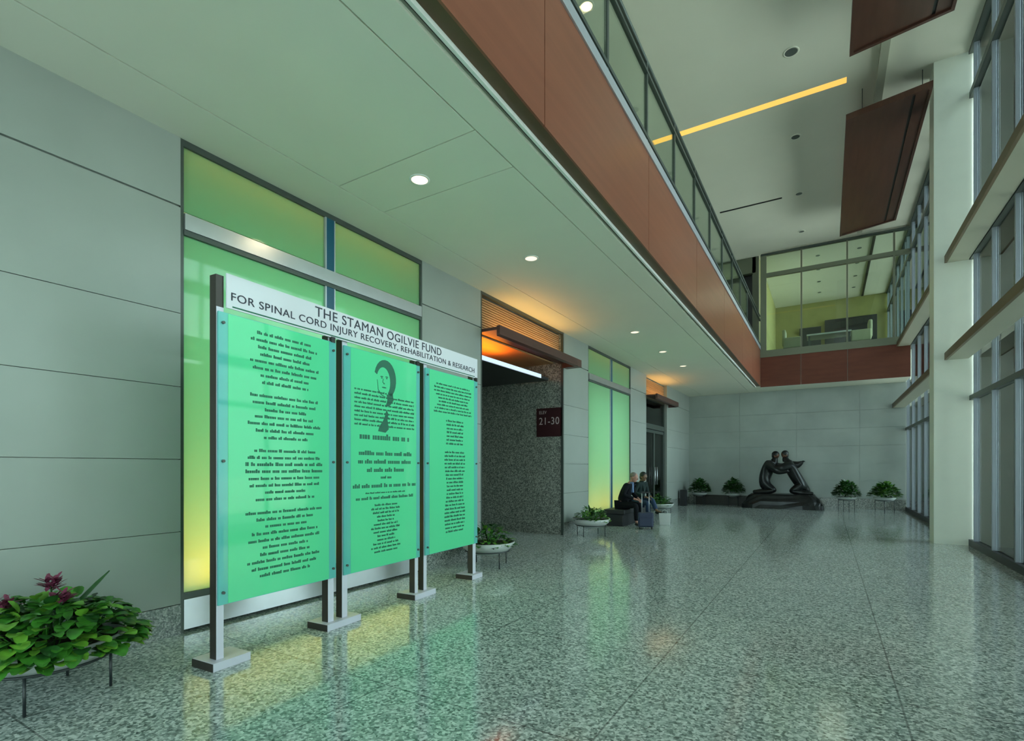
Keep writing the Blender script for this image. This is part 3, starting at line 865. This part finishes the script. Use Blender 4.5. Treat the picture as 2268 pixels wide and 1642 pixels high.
for pi, (g0, g1, f0, f1) in enumerate(panels):
    pn = MB().box(g0, g1, -0.030, -0.018, 0.47, 2.66).build('glass_panel', M['sign_glass'], S)
    MB().box(f0, f1, -0.0325, -0.030, 0.475, 2.655).build('green_film', M['sign_film'], pn)
    for xx in (g0 + 0.035, g1 - 0.035):
        for zz_ in (0.56, 1.545, 2.58):
            b_ = MB().lathe([(0.011, -0.012), (0.011, 0.012)], 12)
            b_.build('standoff_bolt', M['alu_dark'], pn, loc=(xx, -0.034, zz_), rot=(R(90), 0, 0))
    L = MB()
    if pi == 0:
        z = 2.56
        i = 0
        while z > 0.60:
            if i in (0, 9, 16, 33): pass
            wd = 0.56 + 0.14 * math.sin(i * 1.7) + rnd.uniform(-0.06, 0.06)
            big = i in (17, 18)
            greek(L, 0.585, z, 0.74 if big else wd, 0.030 if big else 0.026)
            z -= 0.056
            if i in (7, 14, 22): z -= 0.05
            i += 1
    elif pi == 1:
        z = 2.26
        for i in range(9):
            greek(L, 1.81, z, 0.90 if i else 0.45, 0.022, left=(1.36 if i == 0 else None)); z -= 0.043
        greek(L, 1.80, 1.78, 0.74, 0.062)
        for zz_, wd, h in ((1.62, 0.78, 0.045), (1.535, 0.80, 0.045), (1.45, 0.56, 0.045), (1.38, 0.16, 0.03),
                           (1.29, 0.94, 0.042), (1.23, 0.6, 0.016), (1.17, 0.86, 0.032)):
            greek(L, 1.81, zz_, wd, h)
        z = 1.10
        for i in range(13):
            greek(L, 1.81, z, 0.34 + 0.1 * math.sin(i * 1.3), 0.022); z -= 0.040
    else:
        z = 2.50
        for i in range(9):
            greek(L, 3.05, z, 0.72 + 0.1 * math.sin(i), 0.022); z -= 0.042
        z -= 0.06
        while z > 0.66:
            greek(L, 3.08, z, 0.40 + 0.05 * math.sin(z * 9), 0.026); z -= 0.047
            if abs(z - 1.75) < 0.024: z -= 0.06
    L.build('small_lettering', M['green_ink'], pn)
    bx('clip', g1 - 0.06, g1 - 0.015, -0.04, -0.012, 2.655, 2.705, M['black'], pn)
    if pi == 1:
        # etched head-and-shoulders portrait: hair, brow, mouth, lapel and tie as dark flat shapes
        P = MB()
        fn = lambda u, v, w_: (1.80 + u, w_, v)
        ell = lambda cu, cv, ru, rv, a0_, a1_, n=16: [(cu + ru * math.cos(R(a0_ + (a1_ - a0_) * i / n)), cv + rv * math.sin(R(a0_ + (a1_ - a0_) * i / n))) for i in range(n + 1)]
        outer = ell(0.0, 2.42, 0.165, 0.20, 165, -62)
        inner = ell(-0.03, 2.39, 0.105, 0.15, -50, 155)
        P.prism(outer + inner, -0.0345, -0.0326, None, fn)
        P.prism([(0.02, 2.26), (0.11, 2.29), (0.125, 2.21), (0.07, 2.15), (0.0, 2.13), (0.03, 2.20)], -0.0345, -0.0326, None, fn)
        P.prism([(0.015, 2.10), (0.045, 2.06), (0.03, 2.00), (0.05, 1.90), (0.0, 1.86), (-0.11, 1.87), (-0.09, 1.92), (-0.03, 1.99), (0.0, 2.05)], -0.0345, -0.0326, None, fn)
        P.prism([(-0.125, 2.40), (-0.120, 2.40), (-0.105, 2.30), (-0.06, 2.255), (0.0, 2.235), (0.0, 2.228), (-0.065, 2.247), (-0.112, 2.296)], -0.0345, -0.0326, None, fn)
        P.prism([(-0.035, 2.42), (-0.028, 2.42), (-0.038, 2.385), (-0.020, 2.378), (-0.020, 2.373), (-0.046, 2.38)], -0.0345, -0.0326, None, fn)
        for (u, v, ru, rv) in ((-0.055, 2.44, 0.022, 0.006), (0.02, 2.445, 0.022, 0.006), (-0.055, 2.425, 0.012, 0.006), (0.02, 2.43, 0.012, 0.006), (-0.02, 2.37, 0.012, 0.005), (-0.02, 2.33, 0.034, 0.007)):
            P.prism(ell(u, v, ru, rv, 0, 330, 11), -0.0345, -0.0326, None, fn)
        P.build('etched_portrait', M['green_ink'], pn)
hd = MB().box(0.065, 3.62, -0.030, -0.018, 2.70, 2.96).build('header_panel', M['header_glass'], S)
text_mesh('THE STAMAN OGILVIE FUND', 1.90, 0.088, M['ink'], 'lettering', hd, (1.84, -0.032, 2.895), (R(90), 0, 0))
text_mesh('FOR SPINAL CORD INJURY RECOVERY, REHABILITATION & RESEARCH', 3.44, 0.080, M['ink'], 'lettering', hd, (1.82, -0.032, 2.785), (R(90), 0, 0))
bx('underline', 0.11, 3.55, -0.033, -0.030, 2.712, 2.722, M['green_ink'], hd)

# ------------------------------------------------------------------ planters
def leaf(bm_, base, d, L, W_, up, k, curl=0.3):
    d = d.normalized()
    side = d.cross(Vector((0, 0, 1)))
    if side.length < 0.05: side = Vector((1, 0, 0))
    side.normalize()
    nrm = side.cross(d).normalized()
    prof = [(0.0, 0.2), (0.22, 0.85), (0.5, 1.0), (0.8, 0.82), (1.0, 0.25)]
    prev = None
    for tt, ww in prof:
        c = base + d * (L * tt) - Vector((0, 0, 1)) * (curl * L * tt * tt) + nrm * 0.0
        a = bm_.verts.new(c - side * (W_ * ww / 2) + nrm * (0.12 * W_ * ww))
        mm_ = bm_.verts.new(c)
        b_ = bm_.verts.new(c + side * (W_ * ww / 2) + nrm * (0.12 * W_ * ww))
        if prev:
            for q in ((prev[0], prev[1], mm_, a), (prev[1], prev[2], b_, mm_)):
                f_ = bm_.faces.new(q); f_.material_index = k; f_.smooth = True
        prev = (a, mm_, b_)
def foliage(seed, rad, h, n, ll, mats, trail=0.35, wratio=0.75):
    rr_ = random.Random(seed)
    mb = MB()
    ids = [mb.mi(m) for m in mats]
    for i in range(n):
        a = rr_.uniform(0, 2 * PI)
        q = math.sqrt(rr_.random())
        r_ = rad * q
        hz = h * (1 - 0.75 * q * q) * (rr_.uniform(0.0, 1.0) ** 0.6)
        base = Vector((r_ * math.cos(a), r_ * math.sin(a), hz - (0.05 if q > 0.85 else 0)))
        d = Vector((math.cos(a) * (0.3 + q), math.sin(a) * (0.3 + q), rr_.uniform(-0.25, 0.9) * (1.2 - q)))
        d += Vector((rr_.uniform(-.6, .6), rr_.uniform(-.6, .6), rr_.uniform(-.2, .3)))
        s_ = rr_.uniform(0.7, 1.25)
        leaf(mb.bm, base, d, ll * s_, ll * s_ * wratio, 0, rr_.choice(ids), rr_.uniform(0.1, trail))
    # thin stems down to the soil
    for i in range(24):
        a = rr_.uniform(0, 2 * PI); r_ = rad * 0.8 * math.sqrt(rr_.random())
        mb.tube([(r_ * 0.5 * math.cos(a), r_ * 0.5 * math.sin(a), -0.02), (r_ * math.cos(a), r_ * math.sin(a), h * 0.5)], 0.004, 5, mats[0])
    return mb
def planter(x, y, label, rz, seed, kind, sc_=1.0, extra=False):
    t = thing('potted_plant', label, 'plant', (x, y, 0), rz, 'plants in round bowls along the walls')
    rim, zr = 0.42 * sc_, 0.37 * sc_ + (0.22 if kind in ('bush', 'bright') else 0)
    off = zr - 0.37 * sc_
    MB().lathe([(0.0, 0.17 * sc_ + off), (0.16 * sc_, 0.175 * sc_ + off), (0.28 * sc_, 0.215 * sc_ + off), (0.38 * sc_, 0.29 * sc_ + off), (rim, zr),
                (rim - 0.025, zr + 0.003), (rim - 0.05, zr - 0.03), (0.0, zr - 0.04)][1:-1] , 40).build('bowl', M['pot'], t)
    MB().lathe([(rim - 0.052, zr - 0.035), (rim - 0.052, zr - 0.025)], 30).build('soil', M['soil'], t)
    zring = 0.235 * sc_ + off
    if kind in ('bush', 'bright'): pass
    st = MB()
    ring = [(0.335 * sc_ * math.cos(a * 2 * PI / 40), 0.335 * sc_ * math.sin(a * 2 * PI / 40), zring) for a in range(41)]
    st.tube(ring, 0.009, 8, cap=False)
    st.build('stand_ring', M['iron'], t)
    for k in range(4):
        a = PI / 4 + k * PI / 2
        c, s_ = 0.338 * sc_ * math.cos(a), 0.338 * sc_ * math.sin(a)
        MB().tube([(c, s_, zring), (c, s_, 0.0)], 0.009, 8).build('leg', M['iron'], t)
    if kind == 'big':
        fo = foliage(seed, 0.50, 0.30, 760, 0.095, [M['leaf_a'], M['leaf_a'], M['leaf_b'], M['leaf_y']], 0.5, 0.85)
        fo.build('foliage', None, t, loc=(0, 0, zr - 0.02))
        # flower clusters
        for (fx_, fy_, fz) in ((-0.10, -0.18, 0.24), (0.0, 0.02, 0.34), (0.13, 0.0, 0.27)):
            rr_ = random.Random(int(fx_ * 100) + 50)
            mb = MB()
            mb.mi(M['flower']); mb.mi(M['leaf_b'])
            for i in range(42):
                a = rr_.uniform(0, 2 * PI)
                leaf(mb.bm, Vector((rr_.uniform(-.03, .03), rr_.uniform(-.03, .03), rr_.uniform(-0.03, 0.03))),
                     Vector((math.cos(a), math.sin(a), rr_.uniform(0.2, 1.5))), rr_.uniform(0.05, 0.09), 0.026, 0, 0, 0.1)
            mb.tube([(0, 0, -fz), (0, 0, 0)], 0.006, 6, M['leaf_b'])
            mb.build('flower_cluster', None, t, loc=(fx_, fy_, zr + fz))
        # the two long blade leaves
        mb = MB(); mb.mi(M['leaf_b'])
        leaf(mb.bm, Vector((0.0, 0.0, 0.02)), Vector((-0.15, 0.75, 0.62)), 0.56, 0.05, 0, 0, 0.02)
        leaf(mb.bm, Vector((0.0, 0.0, 0.02)), Vector((0.05, -0.9, 0.45)), 0.45, 0.04, 0, 0, 0.1)
        mb.build('blade_leaf', None, t, loc=(0, 0, zr))
    elif kind == 'small':
        foliage(seed, 0.36 * sc_, 0.28, 230, 0.10, [M['leaf_a'], M['leaf_b'], M['leaf_y'], M['leaf_b']], 0.4, 0.6).build('foliage', None, t, loc=(0, 0, zr - 0.02))
        mb = MB(); mb.mi(M['leaf_b'])
        leaf(mb.bm, Vector((0, 0, 0)), Vector((-0.2, -0.2, 0.9)), 0.36, 0.05, 0, 0, 0.1)
        leaf(mb.bm, Vector((0, 0, 0)), Vector((0.3, 0.5, 0.9)), 0.30, 0.05, 0, 0, 0.1)
        mb.build('blade_leaf', None, t, loc=(0, 0, zr))
    elif kind == 'bush':
        foliage(seed, 0.36, 0.50, 620, 0.11, [M['leaf_b'], M['leaf_b'], M['leaf_a']], 0.12, 0.7).build('foliage', None, t, loc=(0, 0, zr + 0.05))
    else:
        foliage(seed, 0.38, 0.44, 560, 0.12, [M['leaf_y'], M['leaf_a'], M['leaf_b']], 0.12, 0.7).build('foliage', None, t, loc=(0, 0, zr + 0.05))
    # leaves bend back at the wall
    cz, sz_ = math.cos(rz), math.sin(rz)
    for ch in t.children:
        if ch.name.startswith('foliage') or ch.name.startswith('blade'):
            for v in ch.data.vertices:
                wx = x + cz * v.co.x - sz_ * v.co.y
                if wx < X_WALL + 0.03:
                    dx = X_WALL + 0.03 - wx
                    v.co.x += cz * dx; v.co.y -= sz_ * dx; v.co.z += dx * 0.3
planter(-4.39, 1.33, 'large bowl planter with purple flowers and glossy leaves, cut off at the left edge', R(10), 1, 'big')
planter(-4.42, 6.55, 'bowl of leafy green plants just behind the right end of the donor sign', R(20), 2, 'small')
planter(-4.42, 10.6, 'wide bowl of green plants beside the granite recess, next to the bench', R(40), 3, 'small')
planter(-4.45, 16.2, 'small green bowl plant behind the two seated people', R(40), 4, 'small')
planter(-4.35, 21.55, 'dark bushy bowl plant in the far left corner', R(0), 5, 'bush', 0.72)
planter(-3.10, 21.55, 'dark bushy bowl plant just left of the bronze sculpture', R(10), 6, 'bush', 0.72)
planter(0.56, 21.0, 'dark green bowl plant just right of the bronze sculpture', R(25), 7, 'bush', 0.72)
planter(1.62, 21.0, 'bright yellow-green bowl plant by the far window corner', R(40), 8, 'bright', 0.76)
tag(bx('shade_block', -4.60, -2.72, 22.02, 22.34, 0, 0.37, M['shade_strip'], None, 0.01), 'low dark strip painting in the shade behind the two left bowl plants at the far wall', 'shade_strip')  # dark block put in for shade on the left end of the granite base
tag(bx('waste_bin', -4.88, -4.66, 20.55, 20.8, 0, 0.62, M['bench'], None, 0.015), 'small black upright bin in the far left corner', 'bin')

# ------------------------------------------------------------------ figures
def skin(name, chains, m, parent=None, sub=2):
    """chains: list of lists of (co, radius); chains share joints by equal coordinates"""
    me = bpy.data.meshes.new(name)
    idx = {}; V = []; E = []; RD = []
    for ch in chains:
        prev = None
        for co, rd in ch:
            key = tuple(round(c, 4) for c in co)
            if key not in idx:
                idx[key] = len(V); V.append(co); RD.append(rd)
            i = idx[key]
            if prev is not None and prev != i: E.append((prev, i))
            prev = i
    me.from_pydata(V, E, [])
    o = bpy.data.objects.new(name, me)
    C.objects.link(o)
    o.modifiers.new('skin', 'SKIN').use_smooth_shade = True
    for i, sv in enumerate(me.skin_vertices[0].data):
        rd = RD[i]
        sv.radius = rd if isinstance(rd, tuple) else (rd, rd)
        sv.use_root = (i == 0)
    s_ = o.modifiers.new('sub', 'SUBSURF'); s_.levels = sub; s_.render_levels = sub
    bpy.context.view_layer.update()
    dg = bpy.context.evaluated_depsgraph_get()
    nm = bpy.data.meshes.new_from_object(o.evaluated_get(dg))
    nm.name = name
    bpy.data.objects.remove(o)
    nm.materials.clear(); nm.materials.append(m)
    ob = bpy.data.objects.new(name, nm)
    C.objects.link(ob)
    ob.parent = parent
    return ob

def V3(*a): return Vector(a)
def lerp(a, b, t): return tuple(a[i] * (1 - t) + b[i] * t for i in range(3))
def hand_chains(wrist, fore, down):
    """palm and five curled fingers leaving the wrist; fore = forearm direction, down = palm side"""
    f_ = Vector(fore).normalized(); dn = Vector(down).normalized()
    sd = f_.cross(dn).normalized()
    palm = Vector(wrist) + f_ * 0.05
    ch = [[(tuple(wrist), 0.028), (tuple(palm), (0.036, 0.022))]]
    for i, (o_, l) in enumerate(((-0.032, 0.075), (-0.011, 0.088), (0.011, 0.082), (0.032, 0.064))):
        b0 = palm + f_ * 0.035 + sd * o_
        b1 = b0 + f_ * l * 0.5 + dn * 0.012
        b2 = b1 + f_ * l * 0.3 + dn * 0.03
        ch.append([(tuple(palm), (0.036, 0.022)), (tuple(b0), 0.010), (tuple(b1), 0.009), (tuple(b2), 0.008)])
    t0 = Vector(wrist) + f_ * 0.025 - sd * 0.035
    t1 = t0 + f_ * 0.035 - sd * 0.02 + dn * 0.012
    ch.append([(tuple(palm), (0.036, 0.022)), (tuple(t0), 0.012), (tuple(t1), 0.009)])
    return ch
def head_mesh(name, c, face, m, parent, hair_m, hair_kind, R_=0.098):
    """head with brow, nose, lips, ears; face = horizontal facing direction"""
    fd = Vector(face).normalized()
    yaw = math.atan2(fd.y, fd.x)
    pitch = -math.asin(max(-1, min(1, fd.z)))
    rot = Matrix.Rotation(yaw, 4, 'Z') @ Matrix.Rotation(pitch, 4, 'Y')
    T = Matrix.Translation(c) @ rot
    mb = MB()
    def e(p, r, mm=None): mb.ball(T @ Vector(p), r, mm, 14, rot)
    e((0, 0, 0.02), (R_, R_ * 0.80, R_ * 1.08), m)
    e((0.022, 0, -0.055), (0.070, 0.058, 0.062), m)
    e((0.100, 0, -0.012), (0.020, 0.013, 0.022), m)
    e((0.080, 0, 0.030), (0.022, 0.055, 0.014), m)
    e((0.084, 0, -0.050), (0.012, 0.024, 0.008), m)
    for s in (-1, 1):
        e((-0.005, s * R_ * 0.80, 0.0), (0.018, 0.009, 0.030), m)
        e((0.086, s * 0.032, 0.012), (0.011, 0.014, 0.009), M['white'])
        e((0.095, s * 0.032, 0.012), (0.005, 0.006, 0.006), M['black'])
    h = mb.build('head', None, parent)
    hb = MB()
    if hair_kind == 'short':
        hb.ball(T @ Vector((-0.022, 0, 0.050)), (R_ * 0.98, R_ * 0.86, R_ * 0.88), hair_m, 16, rot)
    else:
        hb.ball(T @ Vector((-0.018, 0, 0.048)), (R_ * 1.04, R_ * 0.93, R_ * 0.98), hair_m, 16, rot)
        hb.ball(T @ Vector((-0.045, 0, -0.01)), (R_ * 0.72, R_ * 0.84, R_ * 0.9), hair_m, 16, rot)
    hb.build('hair', None, parent)
    return h

def seated(label, x, y, rz, skin_m, hair_m, hk, top_m, leg_m, shirt_m, lean, cross=False, seed=0, face=(1, 0.1, -0.1)):
    """a person sitting facing local +x; origin on the floor under the pelvis"""
    t = thing('person', label, 'person', (x, y, 0), rz)
    pel = (0.0, 0, 0.56)
    wst = (0.04 + lean * 0.2, 0, 0.74)
    chst = (0.08 + lean * 0.6, 0, 0.95)
    nb = (0.09 + lean * 0.85, 0, 1.06)
    nk = (0.11 + lean * 1.0, 0, 1.13)
    hd_ = (0.14 + lean * 1.1, 0, 1.20)
    body = [[(pel, (0.15, 0.12)), (wst, (0.13, 0.10)), (chst, (0.155, 0.11)), (nb, (0.08, 0.07)), (nk, 0.052), (hd_, 0.056)]]
    jk = [[(pel, (0.19, 0.160)), (wst, (0.185, 0.15)), (chst, (0.215, 0.155)), (nb, (0.12, 0.10))]]
    tr = []; shoes = []
    for s in (-1, 1):
        sh = (nb[0] - 0.01, s * 0.18, nb[2] - 0.04)
        el = (0.10 + lean * 0.5, s * 0.27, 0.80)
        wr_ = (0.36 + lean * 0.3, s * 0.10, 0.69)
        body.append([(chst, (0.155, 0.11)), (sh, 0.060), (el, 0.042), (wr_, 0.028)])
        body += hand_chains(wr_, (Vector(wr_) - Vector(el)), (0, 0, -1))
        jk.append([(chst, (0.215, 0.155)), (sh, 0.095), (el, 0.060), (lerp(el, wr_, 0.93), 0.045)])
        hip = (0.03, s * 0.10, 0.53)
        kn = (0.46, s * (0.13), 0.53)
        an = (0.47, s * 0.13, 0.10)
        if cross and s == 1:
            kn = (0.46, 0.04, 0.62); an = (0.72, -0.10, 0.34)
        if not cross and s == 1:
            an = (0.38, 0.13, 0.10)
        toe = (an[0] + 0.17, an[1], an[2] - 0.06 if an[2] < 0.2 else an[2] - 0.04)
        body.append([(pel, (0.15, 0.12)), (hip, 0.085), (kn, 0.058), (an, 0.036), (toe, 0.030)])
        tr.append([(pel, (0.168, 0.135)), (hip, 0.104), (lerp(hip, kn, 0.5), 0.092), (kn, 0.076), (lerp(kn, an, 0.5), 0.066), (lerp(kn, an, 0.93), 0.056)])
        shoes.append([((an[0] - 0.04, an[1], an[2] - 0.03), 0.045), ((an[0] + 0.05, an[1], an[2] - 0.045), 0.045), ((toe[0] + 0.03, toe[1], toe[2] - 0.0), 0.032)])
    skin('body', body, skin_m, t)
    skin('jacket', jk, top_m, t)
    skin('trousers', tr, leg_m, t)
    for k_, shc in enumerate(shoes): skin('shoe', [shc], M['black'], t)
    # shirt front between the lapels, collar
    sb = MB()
    sb.hexa([(chst[0] + 0.10, -0.035, chst[2] - 0.10), (chst[0] + 0.145, -0.03, chst[2] - 0.10), (chst[0] + 0.145, 0.03, chst[2] - 0.10), (chst[0] + 0.10, 0.035, chst[2] - 0.10),
             (nb[0] + 0.02, -0.06, nb[2] + 0.03), (nb[0] + 0.085, -0.045, nb[2] + 0.01), (nb[0] + 0.085, 0.045, nb[2] + 0.01), (nb[0] + 0.02, 0.06, nb[2] + 0.03)])
    sb.lathe([(0.062, 0.0), (0.068, 0.0), (0.060, 0.045), (0.054, 0.045)], 16, (nk[0] - 0.005, 0, nk[2] - 0.055), close=True)
    sb.build('shirt', shirt_m, t)
    head_mesh('head', (hd_[0] + 0.02, 0, hd_[2] + 0.03), face, skin_m, t, hair_m, hk)
    return t

seated('person in a black suit and blue shirt leaning forward on the bench, grey hair', -4.55, 12.98, R(-8), M['skin'], M['hair_grey'], 'short',
       M['suit'], M['suit'], M['shirt'], 0.16, False, 1, (1, 0.1, -0.25))
seated('black-haired person in a dark jacket and blue jeans with crossed legs on the bench', -4.48, 14.05, R(-22), M['skin_dark'], M['hair_black'], 'full',
       M['jacket'], M['jeans'], M['jacket'], 0.04, True, 2, (1, -0.1, -0.15))
t = thing('bench', 'long low black bench under the two seated people', 'bench', (-4.60, 13.72, 0))
bx('seat', -0.30, 0.26, -1.15, 1.15, 0.30, 0.42, M['bench'], t, 0.02)
bx('base', -0.27, 0.20, -1.10, 1.10, 0.0, 0.30, M['bench'], t, 0.01)
t = thing('suitcase', 'small navy wheeled suitcase with raised handle standing before the seated people', 'suitcase', (-3.76, 12.42, 0), R(20))
bx('shell', -0.18, 0.18, -0.11, 0.11, 0.05, 0.40, M['case'], t, 0.03)
bx('front_pocket', -0.15, 0.15, -0.14, -0.11, 0.08, 0.28, M['case'], t, 0.012)
h = MB()
for s in (-1, 1): h.tube([(s * 0.085, 0.085, 0.40), (s * 0.085, 0.085, 0.86)], 0.009, 8)
hh = h.build('telescopic_handle', M['alu'], t)
bx('grip', -0.10, 0.10, 0.068, 0.102, 0.86, 0.895, M['black'], hh, 0.008)
for s in (-1, 1):
    for q in (-1, 1):
        MB().lathe([(0.028, -0.012), (0.028, 0.012)], 14).build('wheel', M['black'], t, loc=(s * 0.14, q * 0.08, 0.028), rot=(0, R(90), 0))
t = thing('shopping_bag', 'small white carrier bag on the floor right of the suitcase', 'bag', (-3.60, 13.55, 0), R(15))
b_ = MB().hexa([(-0.13, -0.07, 0), (0.13, -0.07, 0), (0.13, 0.07, 0), (-0.13, 0.07, 0), (-0.15, -0.05, 0.30), (0.15, -0.05, 0.30), (0.15, 0.05, 0.30), (-0.15, 0.05, 0.30)])
b_.build('bag_body', M['bag'], t, 0.01)
for s in (-1, 1):
    MB().tube([(-0.07, s * 0.04, 0.29), (-0.06, s * 0.03, 0.36), (0.0, s * 0.025, 0.39), (0.06, s * 0.03, 0.36), (0.07, s * 0.04, 0.29)], 0.005, 6).build('handle', M['bag'], t)

# ------------------------------------------------------------------ bronze sculpture
t = thing('bronze_sculpture', 'dark bronze sculpture of two kneeling figures leaning together on a sloping base', 'sculpture', (-1.42, 21.35, 0))
b = MB()
n = 28
rr_ = random.Random(11)
levels = [(0.0, 1.34, 0.60), (0.14, 1.32, 0.58), (0.26, 1.24, 0.54), (0.36, 1.18, 0.50), (0.46, 1.10, 0.46), (0.52, 1.02, 0.42)]
rings = []
for (z, rx, ry) in levels:
    ring = []
    for i in range(n):
        a = i * 2 * PI / n
        e_ = 0.45
        cx_ = math.copysign(abs(math.cos(a)) ** e_, math.cos(a)); cy_ = math.copysign(abs(math.sin(a)) ** e_, math.sin(a))
        j = 1 + (rr_.uniform(-0.03, 0.03) if z > 0.1 else 0)
        ring.append(b.bm.verts.new((rx * cx_ * j, ry * cy_ * j, z)))
    rings.append(ring)
for A, B in zip(rings, rings[1:]):
    for i in range(n): b.bm.faces.new([A[i], A[(i + 1) % n], B[(i + 1) % n], B[i]])
b.bm.faces.new(rings[-1]); b.bm.faces.new(list(reversed(rings[0])))
b.build('base', M['bronze'], t)
def fig(J, face, armr):
    def q(k): return J[k]
    pel, wst, ch, nb, nk, hd_ = q('pel'), q('wst'), q('ch'), q('nb'), q('nk'), q('hd')
    body = [[(pel, (0.28, 0.24)), (wst, (0.25, 0.22)), (ch, (0.30, 0.25)), (nb, (0.18, 0.16)), (nk, 0.11), (hd_, 0.10)]]
    for i in (0, 1):
        sh, el, wr_ = J['arm'][i]
        body.append([(ch, (0.30, 0.25)), (sh, 0.17), (el, 0.15), (wr_, 0.08)])
        body += hand_chains(wr_, Vector(wr_) - Vector(el), (0, -0.5, -0.8))
        hip, kn, an, toe = J['leg'][i]
        body.append([(pel, (0.28, 0.24)), (hip, 0.18), (kn, 0.15), (an, 0.09), (toe, 0.06)])
    o = skin('bronze_figure', body, M['bronze'], t)
    hp = head_mesh('head', (hd_[0], hd_[1], hd_[2] + 0.04), face, M['bronze_hi'], t, M['bronze'], 'full', 0.125)
    hr = [c for c in t.children if c.name.startswith('hair')][-1]
    hp.parent = o; hr.parent = o
fig(dict(pel=(-0.60, 0, 0.92), wst=(-0.58, 0, 1.16), ch=(-0.42, 0, 1.42), nb=(-0.26, 0, 1.68), nk=(-0.23, 0, 1.77), hd=(-0.20, 0, 1.88),
         arm=[((-0.42, -0.24, 1.62), (-0.10, -0.30, 1.34), (0.20, -0.26, 1.36)), ((-0.40, 0.24, 1.62), (-0.10, 0.30, 1.50), (0.22, 0.24, 1.60))],
         leg=[((-0.56, -0.16, 0.84), (-0.20, -0.20, 0.64), (-0.72, -0.20, 0.58), (-0.95, -0.20, 0.57)),
              ((-0.58, 0.16, 0.84), (-0.34, 0.22, 0.64), (-0.80, 0.20, 0.58), (-1.0, 0.20, 0.57))]), (1, -0.35, -0.25), 0)
fig(dict(pel=(0.62, 0, 0.86), wst=(0.46, 0, 1.12), ch=(0.22, 0, 1.40), nb=(0.14, 0, 1.68), nk=(0.12, 0, 1.78), hd=(0.10, 0, 1.90),
         arm=[((0.26, -0.24, 1.60), (-0.02, -0.33, 1.44), (-0.30, -0.27, 1.52)), ((0.30, 0.24, 1.60), (0.50, 0.30, 1.56), (0.62, 0.22, 1.66))],
         leg=[((0.62, -0.16, 0.80), (0.30, -0.20, 0.62), (0.82, -0.20, 0.57), (1.02, -0.20, 0.56)),
              ((0.66, 0.16, 0.80), (0.84, 0.22, 0.64), (0.60, 0.24, 0.58), (0.40, 0.24, 0.57))]), (-0.8, -0.6, -0.25), 0)

# ------------------------------------------------------------------ outside
struct(bx('planting_strip', X_WIN + 0.15, 5.0, -30, 43, -0.06, -0.02, M['pave_dark']), 'darker paving strip along the outside of the glazing')
struct(bx('ground', X_WIN + 0.13, 60, -30, 120, -0.3, -0.06, M['pave']), 'pale paving outside the windows')
def ext(x0, x1, y0, h, label):
    t = thing('exterior_building', label, 'building', (x0, y0, 0))
    W_ = x1 - x0
    bx('facade', 0, W_, 0, 6 if y0 > 0 else 34, 0, h, M['ext_wall'], t)
    for k in range(int(h / 3.2)):
        z = 1.0 + k * 3.2
        n_ = max(1, int(W_ / 1.6))
        m_ = MB()
        for i in range(n_):
            a0 = (i + 0.2) * W_ / n_
            m_.box(a0, a0 + 0.6 * W_ / n_, -0.03, 0.0, z, z + 1.8)
        m_.build('window_row', M['ext_glass'], t)
ext(13.0, 30, -24, 13, 'unseen grey-green building added to block sky light from the near left wall')  # out of view, added to cut sky light on the near left wall
ext(2.6, 5.05, 44, 26, 'grey-green building seen through the far windows, closest to the far wall')
ext(6.0, 9.6, 46, 28, 'grey-green building seen through the windows behind the column')
ext(9.95, 20, 45, 24, 'grey-green building seen at the right edge of the photo')
